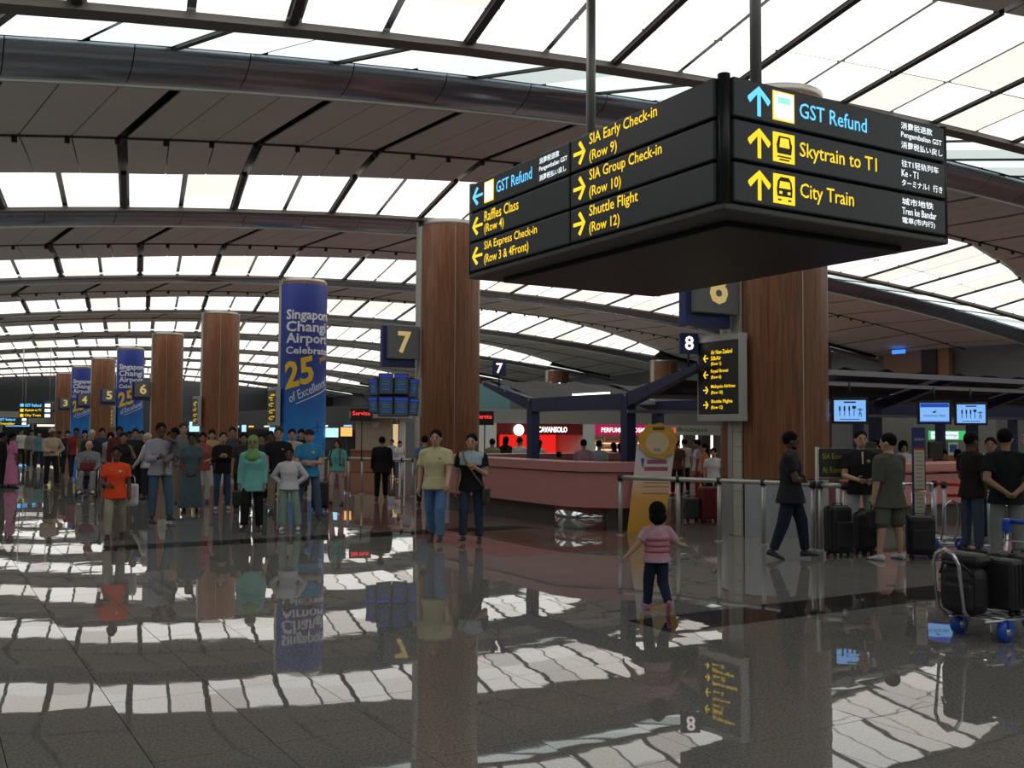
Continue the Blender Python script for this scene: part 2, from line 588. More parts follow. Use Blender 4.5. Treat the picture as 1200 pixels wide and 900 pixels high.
# ------------------------------------------------------------------ pillars
PTOP = arch(0) - 0.10
def arc_shell(r0, r1, a0, a1, z0, z1, n):
    """a measured from -D towards +RR (degrees), local frame x=RR, y=D"""
    mb = MB(); rings = []
    for i in range(n + 1):
        a = math.radians(a0 + (a1 - a0) * i / n)
        sx, sy = math.sin(a), -math.cos(a)
        rings.append([Vector((r0 * sx, r0 * sy, z0)), Vector((r1 * sx, r1 * sy, z0)), Vector((r1 * sx, r1 * sy, z1)), Vector((r0 * sx, r0 * sy, z1))])
    mb.loft(rings, 0, False, True)
    for i, f in enumerate(mb.f): mb.sm[i] = False
    return mb

def wrap_text(name, s, m, parent, x0, z, w, h, R, lift=0.012, rot=0.0, **kw):
    """lettering bent around a pillar; x0 = arc position of the left edge, w/h = size on the surface"""
    me = text_mesh(s, 1.0, **kw).copy()
    bm = bmesh.new(); bm.from_mesh(me)
    xs = [v.co.x for v in bm.verts]; ys = [v.co.y for v in bm.verts]
    ax, bx, ay, by = min(xs), max(xs), min(ys), max(ys)
    for i in range(1, 30):        # cut into narrow strips so that the letters follow the curve
        bmesh.ops.bisect_plane(bm, geom=bm.verts[:] + bm.edges[:] + bm.faces[:], plane_co=(ax + (bx - ax) * i / 30, 0, 0), plane_no=(1, 0, 0))
    c, sn = math.cos(rot), math.sin(rot)
    for v in bm.verts:
        px = (v.co.x - ax) / (bx - ax) * w; pz = (v.co.y - ay) / (by - ay) * h
        qx, qz = x0 + px * c - pz * sn, z + px * sn + pz * c
        a = qx / R; rr_ = R + (lift if v.co.z > 0 else -0.004)
        v.co = Vector((rr_ * math.sin(a), -rr_ * math.cos(a), qz))
    bm.to_mesh(me); bm.free()
    me.materials.clear(); me.materials.append(m)
    return link(name, me, parent)

def banner_mat():
    m = mat('banner_blue', (0.02, 0.05, 0.42), rough=0.45)
    nt = m.node_tree; b = nt.nodes['Principled BSDF']
    tc = nt.nodes.new('ShaderNodeTexCoord'); sx = nt.nodes.new('ShaderNodeSeparateXYZ')
    mr = nt.nodes.new('ShaderNodeMapRange'); mr.inputs[1].default_value = 1.7; mr.inputs[2].default_value = 5.0
    nz = nt.nodes.new('ShaderNodeTexNoise'); nz.inputs['Scale'].default_value = 1.3
    ad = nt.nodes.new('ShaderNodeMath'); ad.operation = 'MULTIPLY_ADD'; ad.inputs[1].default_value = 0.5; 
    cr = nt.nodes.new('ShaderNodeValToRGB')
    cr.color_ramp.elements[0].position = 0.25; cr.color_ramp.elements[0].color = (0.008, 0.21, 0.62, 1)
    cr.color_ramp.elements[1].position = 0.95; cr.color_ramp.elements[1].color = (0.020, 0.042, 0.28, 1)
    nt.links.new(tc.outputs['Object'], sx.inputs[0]); nt.links.new(tc.outputs['Object'], nz.inputs['Vector'])
    nt.links.new(sx.outputs['Z'], mr.inputs[0]); nt.links.new(nz.outputs['Fac'], ad.inputs[0]); nt.links.new(mr.outputs[0], ad.inputs[2])
    nt.links.new(ad.outputs[0], cr.inputs['Fac']); nt.links.new(cr.outputs['Color'], b.inputs['Base Color'])
    return m
M_BANNER = banner_mat()
M_BPLANE = mat('banner_plane_print', (0.015, 0.07, 0.33), rough=0.45)
M_BWHITE = mat('banner_white', (0.75, 0.76, 0.80), rough=0.5)
M_BYEL = mat('banner_yellow', (0.80, 0.52, 0.03), rough=0.5)
M_SIDE = mat('pillar_side_stone', (0.44, 0.43, 0.36), rough=0.5, var=0.08, vscale=5)

def pillar(k, u, label, banner=False, top=None, fine=False, group=None, z0=0.0):
    top = top or PTOP
    t = thing('pillar', label, 'pillar', G(k * SP, u, z0), AZ, group)
    top -= z0
    core = MB().cyl((0, 0, 0), 0.80, top, 24); core.build('core', M_DARK, t)
    arc_shell(0.80, 0.885, -78, 78, 0.0, 0.93, 16).build('steel_base', M_STEEL, t)
    for a0, a1 in ((-78, -14.6), (-13.4, 78), (102, 165.4), (166.6, 258)):
        arc_shell(0.80, 0.90, a0, a1, 0.95, top - 0.16, 10).build('wood_panel', M_WOOD, t)
    arc_shell(0.80, 0.905, -14.5, -13.5, 0.95, top - 0.16, 1).build('seam_strip', M_ALU, t)
    arc_shell(0.80, 0.885, 102, 258, 0.0, 0.93, 16).build('steel_base', M_STEEL, t)
    MB().cyl((0, 0, top - 0.15), 0.86, 0.15, 28).build('cap', M_ALU, t)
    for sgn in (-1, 1):
        if fine and sgn < 0:
            MB().box(sgn * 0.84, -0.02, top / 2, 0.06, 0.30, top - 0.02).build('side_backing', M_DARK, t)
            z = 0.0; g = 0.006
            me = MB().box(0, 0, 0, 0.08, 0.20, 0.245 - g).mesh('side_tile', M_SIDE)
            while z < top - 0.25:
                link('side_tile', me, t, (sgn * 0.865, -0.055, z + 0.1225)); z += 0.245
            MB().box(sgn * 0.86, 0.11, top / 2, 0.09, 0.11, top - 0.02).build('side_channel', M_ALU, t)
        else:
            MB().box(sgn * 0.86, 0, top / 2, 0.09, 0.32, top - 0.02).build('side_panel', M_SIDE, t)
    if banner:
        bn = arc_shell(0.905, 0.925, -80, 80, 0.95, top - 0.22, 28).build('banner', M_BANNER, t)
        R = 0.927
        for s_, z, h, w in (('Singapore', 5.80, 0.50, 1.95), ('Changi', 5.33, 0.52, 1.72), ('Airport', 4.90, 0.50, 1.80), ('Celebrates', 4.60, 0.28, 1.96)):
            wrap_text('lettering', s_, M_BWHITE, bn, -0.95, z, w, h, R, bold=0.022)
        wrap_text('lettering', '25', M_BYEL, bn, -0.95, 3.22, 1.35, 1.02, R, rot=0.28, bold=0.03, shear=0.25)
        wrap_text('lettering', 'years', M_BYEL, bn, 0.42, 4.25, 0.5, 0.22, R, rot=0.30, shear=0.3)
        wrap_text('lettering', 'of Excellence!', M_BWHITE, bn, -0.72, 2.75, 1.8, 0.34, R, rot=0.42, shear=0.35)
        wrap_text('underline', '_', M_BWHITE, bn, -0.5, 2.70, 1.6, 0.03, R, rot=0.42)
        for px, pz, sc in ((-0.25, 1.15, 0.5), (0.35, 1.85, 0.42), (0.75, 1.2, 0.4)):
            pts = [(0, .5), (.06, .38), (.07, .12), (.5, -.1), (.5, -.2), (.07, -.08), (.05, -.36), (.2, -.48), (.2, -.54), (0, -.48)]
            pts = pts + [(-x, y) for x, y in pts[-2:0:-1]]
            mb = MB()
            vs = []
            for x, y in pts:
                a = (px + x * sc) / R
                vs.append((R * math.sin(a) * 1.003, -R * math.cos(a) * 1.003, pz + y * sc))
            mb.add(vs, [tuple(range(len(vs)))])
            mb.build('plane_print', M_BPLANE, bn)
    return t

PL = ['wood clad pillar in front, right of the orange standee',
      'wood clad pillar carrying the row 7 sign, behind two walking men',
      'pillar wrapped in the largest blue anniversary banner',
      'wood clad pillar directly left of the largest blue banner',
      'wood clad pillar carrying the row 6 sign',
      'pillar wrapped in a blue banner behind the row 6 sign',
      'wood clad pillar carrying the row 4 sign',
      'pillar wrapped in the farthest blue banner, behind the row 3 sign',
      'farthest wood clad pillar of the left row']
for k in range(9):
    pillar(k, 0, PL[k], banner=k in (2, 5, 7), fine=k < 2, group='pillars of the near row')
PB = {2: 'wood clad rear pillar seen just right of the nearest pillar', 3: 'wood clad rear pillar under the lit 8 sign',
      4: 'wood clad rear pillar between the lit 7 sign and lit 8 sign', 5: 'wood clad rear pillar below and left of the lit 7 sign'}
for k in PB:
    pillar(k, 28.0, PB[k], top=arch(28) - 0.1, group='pillars of the rear row', z0=-0.9 if k > 2 else 0.0)

# ------------------------------------------------------------------ big hanging direction sign
def fit_text(name, s, m, parent, x, z, w, h, y=0.0, rz=0.0, **kw):
    """lettering fitted into a w x h box whose lower left corner is x, z on a face looking to -y"""
    me = text_mesh(s, 1.0, extrude=0.0, **kw).copy()
    xs = [v.co.x for v in me.vertices]; ys = [v.co.y for v in me.vertices]
    ax, bx, ay, by = min(xs), max(xs), min(ys), max(ys)
    for v in me.vertices:
        v.co = Vector(((v.co.x - ax) / (bx - ax) * w, (v.co.y - ay) / (by - ay) * h, 0.0))
    # one object per word
    nw = len(s.split())
    groups = [me]
    if nw > 1:
        iv = sorted((min(me.vertices[i].co.x for i in f.vertices), max(me.vertices[i].co.x for i in f.vertices)) for f in me.polygons)
        gaps, end = [], iv[0][1]
        for a, b in iv[1:]:
            if a > end: gaps.append((a - end, (a + end) / 2))
            end = max(end, b)
        cuts = sorted(c for g, c in sorted(gaps, reverse=True)[:nw - 1])
        sets = [[] for _ in range(len(cuts) + 1)]
        for f in me.polygons:
            cx = sum(me.vertices[i].co.x for i in f.vertices) / len(f.vertices)
            sets[sum(1 for c in cuts if cx > c)].append(tuple(f.vertices))
        groups = []
        for fs in sets:
            ids = sorted({i for f in fs for i in f}); mp = {v: n for n, v in enumerate(ids)}
            g = bpy.data.meshes.new('lettering')
            g.from_pydata([tuple(me.vertices[i].co) for i in ids], [], [tuple(mp[i] for i in f) for f in fs])
            groups.append(g)
    for g in groups:
        g.materials.clear(); g.materials.append(m)
        o = link(name, g, parent)
        o.matrix_local = upright(x, y, z, rz)
    return o

def arrow_mesh(kind, w, h, m):
    """flat arrow, 'up' in a w x h box centred at the origin, in x/y"""
    t = 0.15
    pts = [(-.08, -.5), (.08, -.5), (.08, .22), (.40, -.10), (.5, .02), (.5, .10), (0, .5), (-.5, .10), (-.5, .02), (-.40, -.10), (-.08, .22)]
    if kind == 'left': pts = [(-y, x) for x, y in pts]
    if kind == 'right': pts = [(y, -x) for x, y in pts]
    mb = MB().add([(x * w, y * h, 0) for x, y in pts], [tuple(range(len(pts)))])
    return mb.mesh('arrow', m)

SGN = thing('hanging_direction_sign', 'large charcoal hanging sign box with lit airport directions', 'sign', (1.62, 7.56, 3.46), AZ)
SL, SW, SH = 4.13, 2.68, 1.02
inner = MB()
inner.box(SW / 2, SL / 2, SH / 2, SW - 0.16, SL - 0.16, SH - 0.04)
inner.build('core', M_BLACK, SGN)
MB().bbox(SW / 2, SL / 2, -0.02, SW + 0.02, SL + 0.02, 0.06, 0.015).build('bottom_frame', mat('sign_frame', (0.075, 0.07, 0.065), rough=0.5), SGN)
MB().bbox(SW / 2, SL / 2, -0.075, SW - 0.55, SL - 0.55, 0.06, 0.01).build('bottom_tray', M_BLACK, SGN)
for cx, cy in ((0.03, 0.03), (SW - 0.03, 0.03), (0.03, SL - 0.03), (SW - 0.03, SL - 0.03)):
    MB().cyl((cx, cy, 0), 0.05, SH, 10).build('corner_post', M_BLACK, SGN)
for n, m_ in ((3.68, 0), (1.02, 1)):
    MB().cyl((SW / 2, n, SH - 0.05), 0.055, 3.6, 12).build('hanging_pole', M_ALU, SGN)
ph = 0.31
M_ICON = emis('icon_yellow', (1.0, 0.67, 0.02), 0.95)
def sign_panel(face, x0, x1, row):
    """face 'front' looks to -D, 'left' looks to -RR (x runs from far end to near)"""
    z = 0.02 + (2 - row) * 0.333
    w = x1 - x0
    me = MB().bbox(0, 0, 0, w - 0.02, 0.07, ph, 0.012).mesh('sign_panel', M_SIGN)
    o = link('sign_panel', me, SGN)
    if face == 'front':
        o.location = ((x0 + x1) / 2, 0.0, z + ph / 2)
    elif face == 'left':
        o.location = (0.0, SL - (x0 + x1) / 2, z + ph / 2); o.rotation_euler = (0, 0, -math.pi / 2)
    elif face == 'back':
        o.location = ((x0 + x1) / 2, SL, z + ph / 2)
    else:
        o.location = (SW, SL - (x0 + x1) / 2, z + ph / 2); o.rotation_euler = (0, 0, math.pi / 2)
    return o
Y = -0.037
def arrow(p, kind, x, z, w, h, m):
    o = link('arrow', arrow_mesh(kind, w, h, m), p); o.matrix_local = upright(x, Y, z)
def icon_box(p, x, z, w, h, m):
    mb = MB().box(x, Y, z, w, 0.006, h); return mb.build('pictogram', m, p)
# front face (three rows)
fx = lambda q: q - (0.06 + SW - 0.06) / 2          # face position -> panel-local x
cjk = [('消費税退款', 'Pengembalian GST', '消費税払い戻し'), ('往T1轻轨列车', 'Ke - T1', 'ターミナル1  行き'), ('城市地铁', 'Tren ke Bandar', '電車(市内行)')]
for r_, (tx, m, wt) in enumerate((('GST Refund', M_BLUEL, 0.80), ('Skytrain to T1', M_YELLOW, 0.92), ('City Train', M_YELLOW, 0.63))):
    p = sign_panel('front', 0.06, SW - 0.06, r_)
    arrow(p, 'up', fx(0.335), 0.0, 0.24, 0.24, m)
    if r_ == 0:
        icon_box(p, fx(0.60), 0, 0.235, 0.235, M_ICON)
        MB().box(fx(0.60), Y - 0.004, 0, 0.21, 0.006, 0.21).build('pictogram_field', M_WHITEL, p)
        MB().box(fx(0.60), Y - 0.008, 0.045, 0.13, 0.004, 0.05).build('pictogram_mark', emis('icon_mint', (0.35, 0.9, 0.75), 0.8), p)
    else:
        icon_box(p, fx(0.60), 0, 0.235, 0.235, M_ICON)
        tr = MB()
        yy = Y - 0.005
        if r_ == 1:    # people mover: boxy car front on a track
            tr.prism([(0, 0)] * 0 or [(-.075, -.05), (.075, -.05), (.085, .02), (.06, .09), (-.06, .09), (-.085, .02)], 0, 0.003)
            tr2 = MB().prism([(-.055, -.0), (.055, 0), (.045, .075), (-.045, .075)], 0.003, 0.005)
            tr.box(0, -.075, 0.0015, .15, .012, .003); tr.box(0, -.098, 0.0015, .11, .012, .003)
        else:          # train front with rounded head
            tr.prism([(-.08, -.06), (.08, -.06), (.085, 0), (.075, .06), (.045, .095), (-.045, .095), (-.075, .06), (-.085, 0)], 0, 0.003)
            tr2 = MB().prism([(-.062, .005), (.062, .005), (.052, .06), (-.052, .06)], 0.003, 0.005)
            tr2.box(-.045, -.03, .004, .03, .022, .002); tr2.box(.045, -.03, .004, .03, .022, .002)
            tr.box(-.055, -.088, 0.0015, .035, .014, .003); tr.box(.055, -.088, 0.0015, .035, .014, .003)
        a = tr.build('pictogram_mark', M_BLACK, p); a.matrix_local = upright(fx(0.60), yy, 0)
        a = tr2.build('pictogram_window', M_ICON, p); a.matrix_local = upright(fx(0.60), yy, 0)
    fit_text('lettering', tx, m, p, fx(0.78), -0.075 if r_ else -0.055, wt, 0.155 if r_ else 0.125, Y, bold=0.006)
    a, b, c = cjk[r_]
    for n, (s_, w_) in enumerate(((a, 0.42 if r_ != 1 else 0.5), (b, (0.55, 0.22, 0.46)[r_]), (c, (0.56, 0.55, 0.44)[r_]))):
        fit_text('lettering', s_, M_WHITEL, p, fx(2.02), 0.055 - n * 0.085, w_, 0.062, Y, bold=0.004)
# left face: far half then near half
hl = SL / 2
lx = lambda q, x0, x1: q - (x0 + x1) / 2
far = [('GST Refund', None), ('Raffles Class', '(Row 4)'), ('SIA Express Check-in', '(Row 3 & 4Front)')]
near = [('SIA Early Check-in', '(Row 9)'), ('SIA Group Check-in', '(Row 10)'), ('Shuttle Flight', '(Row 12)')]
for r_ in range(3):
    x0, x1 = 0.06, hl
    p = sign_panel('left', x0, x1, r_)
    m = M_BLUEL if r_ == 0 else M_YELLOW
    arrow(p, 'left', lx(0.24, x0, x1), 0.0, 0.24, 0.20, m)
    if r_ == 0:
        icon_box(p, lx(0.50, x0, x1), 0, 0.20, 0.23, M_ICON)
        MB().box(lx(0.50, x0, x1), Y - 0.004, 0, 0.17, 0.006, 0.20).build('pictogram_field', M_WHITEL, p)
        fit_text('lettering', 'GST Refund', m, p, lx(0.66, x0, x1), -0.055, 0.72, 0.125, Y, bold=0.006)
        for n, s_ in enumerate(cjk[0]):
            fit_text('lettering', s_, M_WHITEL, p, lx(1.52, x0, x1), 0.055 - n * 0.085, (0.36, 0.5, 0.48)[n], 0.06, Y, bold=0.004)
    else:
        a, b = far[r_]
        fit_text('lettering', a, m, p, lx(0.40, x0, x1), 0.015, (0, 0.72, 1.08)[r_], 0.115, Y, bold=0.006)
        fit_text('lettering', b, m, p, lx(0.40, x0, x1), -0.135, (0, 0.42, 0.92)[r_], 0.125, Y, bold=0.006)
    x0, x1 = hl, SL - 0.06
    p = sign_panel('left', x0, x1, r_)
    a, b = near[r_]
    arrow(p, 'right', lx(hl + 0.16, x0, x1), 0.0, 0.20, 0.22, M_YELLOW)
    fit_text('lettering', a, M_YELLOW, p, lx(hl + 0.32, x0, x1), 0.01, (0.98, 1.04, 0.72)[r_], 0.13, Y, bold=0.006)
    fit_text('lettering', b, M_YELLOW, p, lx(hl + 0.32, x0, x1), -0.14, (0.42, 0.48, 0.46)[r_], 0.125, Y, bold=0.006)
    sign_panel('back', 0.06, SW - 0.06, r_); sign_panel('right', 0.06, hl, r_); sign_panel('right', hl, SL - 0.06, r_)

# ------------------------------------------------------------------ row number signs on the pillars
M_CREAM = mat('digit_cream', (0.85, 0.66, 0.28), rough=0.5, emit=(0.85, 0.62, 0.25), estr=0.25)
M_BOXBLUE = mat('sign_blue', (0.025, 0.04, 0.16), rough=0.5)
M_BOXGREY = mat('sign_grey', (0.16, 0.17, 0.17), rough=0.5)
def row_sign(k, num, label):
    t = thing('row_number_sign', label, 'sign', G(k * SP, -1.45, 3.45), AZ, 'row number signs on the pillars')
    MB().bbox(-0.02, 0.09, 0.55, 0.98, 0.16, 1.12, 0.01).build('back_box', M_BOXBLUE, t)
    fp = MB().bbox(0.07, -0.06, 0.66, 0.90, 0.16, 0.90, 0.01).build('front_plate', M_BOXGREY, t)
    fit_text('digit', num, M_CREAM, fp, -0.12, 0.36, 0.40, 0.60, -0.145, bold=0.03)
    MB().box(0.53, 0.05, 0.35, 0.12, 0.10, 0.08).build('bracket', M_ALU, t)
    return t
RS = [(0, '8', 'grey and blue numbered sign half hidden behind the big hanging sign'), (1, '7', 'grey and blue sign 7 on the pillar above the flight monitors'),
      (4, '6', 'grey and blue sign 6 in front of a blue banner'), (5, '5', 'grey and blue sign 5 between two far pillars'),
      (6, '4', 'small grey and blue sign 4 on a far brown pillar'), (7, '3', 'tiny sign 3 against the farthest blue banner'),
      (8, '1', 'tiniest numbered sign, farthest down the pillar row')]
for k, n, l in RS: row_sign(k, n, l)

# ------------------------------------------------------------------ black row directory on the near pillar
DR = thing('row_directory_sign', 'black airline directory sign with yellow arrows on nearest pillar', 'sign', G(0.15, -1.05, 1.92), AZ - math.pi / 2)
MB().bbox(0, 0, 0.70, 0.98, 0.16, 1.24, 0.01).build('face_box', mat('directory_black', (0.018, 0.017, 0.016), rough=0.4), DR)
MB().bbox(0, 0, 1.37, 1.02, 0.20, 0.12, 0.01).build('top_rail', M_ALU, DR)
MB().bbox(0, 0, 0.03, 1.02, 0.20, 0.12, 0.01).build('bottom_rail', M_ALU, DR)
for sgn in (-1, 1): MB().box(sgn * 0.50, 0, 0.7, 0.02, 0.17, 1.24).build('side_rail', M_ALU, DR)
rows = [(1.04, 'left', ['Air New Zealand', 'SilkAir', '(Row 1)']), (0.76, 'left', ['Royal Brunei', '(Row 6)']),
        (0.50, 'right', ['Malaysia Airlines', '(Row 10)']), (0.25, 'right', ['Shuttle Flights', '(Row 12)'])]
for z, kd, ls in rows:
    o = link('arrow', arrow_mesh(kd, 0.13, 0.13, M_YELLOW), DR); o.matrix_local = upright(-0.30, -0.085, z)
    for n, l in enumerate(ls):
        zz = z + 0.045 * (len(ls) - 1) - n * 0.10 - 0.03
        fit_text('lettering', l, M_YELLOW, DR, -0.17, zz, 0.033 * len(l) + 0.02, 0.072, -0.085, bold=0.012)

# ------------------------------------------------------------------ check-in island of row 8
IS = thing('check_in_island', 'long pink check-in counter with rounded end, beside the standee', 'counter', (0, 0, 0))
def outline(off, n=10):
    """front line of the island (s, u), moved inwards by off"""
    pts = []
    r0 = 1.3
    pts.append((8.3, 4.0))
    pts.append((8.3 - off, 4.0)); pts = [(8.3 - off, 4.0)]
    cs, cu = 8.3 - r0, -2.9 + r0
    for i in range(n + 1):
        a = math.pi / 2 * i / n
        pts.append((cs + (r0 - off) * math.cos(a), cu - (r0 - off) * math.sin(a)))
    cs = 1.2 + r0
    for i in range(n + 1):
        a = math.pi / 2 * i / n
        pts.append((cs - (r0 - off) * math.sin(a), cu - (r0 - off) * math.cos(a)))
    return pts
def ring_wall(off0, off1, z0, z1, i0=0, i1=None):
    A, B = outline(off0), outline(off1)
    A, B = A[i0:i1], B[i0:i1]
    mb = MB()
    mb.loft([[G(a[0], a[1], z0), G(b[0], b[1], z0), G(b[0], b[1], z1), G(a[0], a[1], z1)] for a, b in zip(A, B)], 0, False, True)
    return mb
NP = len(outline(0))
cuts = [0, 1, 6, 11, 12, 17, 22, NP - 1]
cuts = [0, 1, 6, 11, 12, 17, NP - 1]
for a, b in zip(cuts, cuts[1:]):
    ring_wall(0.02, 0.55, 0.40, 1.00, a, b + 1).build('front_panel', M_PINK, IS)
ring_wall(-0.03, 0.62, 1.02, 1.18).build('counter_lip', M_PINK, IS)
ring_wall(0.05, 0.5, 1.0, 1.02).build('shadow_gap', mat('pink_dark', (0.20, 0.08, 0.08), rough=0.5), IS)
ring_wall(0.35, 0.55, 0.0, 0.40).build('plinth', mat('plinth_grey', (0.13, 0.125, 0.115), rough=0.35, metal=0.3), IS)
q = to_su(gp(688, 622))
MB().cyl(G(q[0] + 0.62, q[1] + 0.45), 0.62, 0.40, 40).build('steel_foot', mat('polished_steel', (0.7, 0.72, 0.74), rough=0.12, metal=1.0), IS)

def desk(s, u, label, w=1.9):
    """pink check-in desk of the right hand bank, front looking to -D"""
    t = thing('check_in_desk', label, 'counter', G(s, u), AZ, 'check-in desks right of the near pillar')
    MB().bbox(0, 0.32, 0.68, w - 0.015, 0.60, 0.56, 0.015).build('front_panel', mat('pink_desk', (0.62, 0.25, 0.22), rough=0.4), t)
    MB().bbox(0, 0.30, 1.09, w - 0.015, 0.72, 0.17, 0.03).build('counter_top', mat('pink_desk', (0.62, 0.25, 0.22)), t)
    MB().box(0, 0.42, 0.20, w - 0.03, 0.5, 0.40).build('plinth', mat('plinth_grey', (0.13, 0.125, 0.115)), t)
    mo = MB().bbox(0.3, 0.45, 1.39, 0.40, 0.05, 0.32, 0.01).build('monitor', M_BLACK, t)
    MB().cyl((0.3, 0.47, 1.17), 0.03, 0.08, 8).build('stand', M_BLACK, mo)
    return t
dl = ['pink check-in desk just right of the nearest pillar', 'pink check-in desk behind the men with suitcases', 'pink check-in desk behind the cream queue post',
      'pink check-in desk under the two right screens', 'pink check-in desk behind the men at right edge', 'pink check-in desk at the far right edge']
for i in range(6): desk(-0.55, 1.95 + i * 1.9, dl[i])

# ------------------------------------------------------------------ gull wing canopy over the island
M_NAVYL = mat('navy_edge', (0.30, 0.30, 0.34), rough=0.35, metal=0.5)
CP = thing('check_in_canopy', 'navy steel gull-wing canopy frame over the check-in counters', 'canopy', (0, 0, 0))
S_A, S_B, S_L, S_R, HK, HW = 5.74, 2.40, 7.82, 0.40, 2.37, 2.86
frames_u = [-1.3 + 3.4 * i for i in range(6)]
for i, u in enumerate(frames_u):
    for s in (S_A, S_B):
        MB().box(0, 0, HK / 2, 0.20, 0.20, HK).build('post', M_NAVY, CP, G(s, u), AZ)
    for s0, s1 in ((S_A, S_L), (S_B, S_R)):
        mb = MB(); e = 0.09
        mb.hexa([G(s0, u - e, HK - 0.22), G(s0, u + e, HK - 0.22), G(s1, u + e, HW - 0.09), G(s1, u - e, HW - 0.09),
                 G(s0, u - e, HK + 0.05), G(s0, u + e, HK + 0.05), G(s1, u + e, HW), G(s1, u - e, HW)])
        mb.build('wing_arm', M_NAVY, CP)
    MB().hexa([G(S_B, u - .1, HK - 0.24), G(S_B, u + .1, HK - 0.24), G(S_A, u + .1, HK - 0.24), G(S_A, u - .1, HK - 0.24),
               G(S_B, u - .1, HK + 0.05), G(S_B, u + .1, HK + 0.05), G(S_A, u + .1, HK + 0.05), G(S_A, u - .1, HK + 0.05)]).build('cross_beam', M_NAVY, CP)
ue = frames_u[-1] + 0.2
def rail(s, h, w, m, hh=None):
    hh = hh or w
    u0 = 1.0 if s < 1.1 else -1.4          # the near rails butt against the pillar
    mb = MB().hexa([G(s - w / 2, u0, h - hh), G(s - w / 2, ue, h - hh), G(s + w / 2, ue, h - hh), G(s + w / 2, u0, h - hh),
                    G(s - w / 2, u0, h), G(s - w / 2, ue, h), G(s + w / 2, ue, h), G(s + w / 2, u0, h)])
    return mb.build('rail', m, CP)
for s, h, w, m in ((S_R, HW + 0.02, 0.10, M_NAVYL), (S_L, HW + 0.02, 0.08, M_NAVYL), (1.0, 2.72, 0.07, M_NAVYL), (1.75, 2.52, 0.06, M_NAVY), (S_B, 2.44, 0.10, M_NAVYL), (S_A, 2.44, 0.10, M_NAVYL),
                   (S_B - 0.1, 2.12, 0.06, M_NAVYL), (6.8, 2.66, 0.06, M_NAVYL), (0.45, 2.66, 0.07, M_NAVYL)):
    rail(s, h, w, m)
# sagging dark shade cloths between the wing frames
M_SHADE = mat('shade_cloth', (0.03, 0.03, 0.034), rough=0.7, var=0.3, vscale=6, bump=0.6, bscale=5)
for i in range(len(frames_u) - 1):
    for s0, s1 in ((S_R, S_B), (S_L, S_A)):
        lo_ = 0.5 if (i == 0 and s0 < 1) else 0.0      # the first cloth stops short of the pillar
        mb = MB(); rings = []
        for a in range(9):
            u = frames_u[i] + 0.12 + (3.4 - 0.24) * a / 8
            ring = []
            for b_ in range(5):
                t = lo_ + (1 - lo_) * b_ / 4
                s = s0 + (s1 - s0) * t
                h = HW + (HK - HW) * t + 0.04 + 0.05 * math.sin(a * 2.3 + i + 2 * t) * (1 - t)
                ring.append(G(s, u, h))
            rings.append(ring)
        mb.loft(rings, 0, True, False, False)
        mb.build('shade_cloth', M_SHADE, CP)
MB().box(0, 0, 0, 1.3, 0.05, 0.035).build('tube_light', emis('tube_white', (1, .97, .9), 2.0), CP, G(4.6, -0.6, 2.50), AZ + math.pi / 2)

def lit_number(s, u, h, num, label, sc=1.0):
    t = thing('lit_number_sign', label, 'sign', G(s, u, h), AZ * 0.3, 'lit number signs on the canopy')
    MB().cyl((0, 0, 0), 0.018, 0.24, 8).build('stem', M_BLACK, t)
    bx = MB().bbox(0, 0, 0.24 + 0.17 * sc, 0.31 * sc, 0.09, 0.34 * sc, 0.01).build('box', M_BOXBLUE, t)
    fit_text('digit', num, emis('digit_white', (1.0, 0.80, 0.76), 1.2), bx, -0.075 * sc, 0.24 + 0.06 * sc, 0.15 * sc, 0.23 * sc, -0.05, bold=0.02)
lit_number(S_L - 0.6, -1.3, HW - 0.13, '7', 'small lit 7 sign on the far left canopy tip')
lit_number(S_R + 0.30, -1.3, HW - 0.05, '8', 'small lit 8 sign on the canopy tip beside the black directory', 1.05)

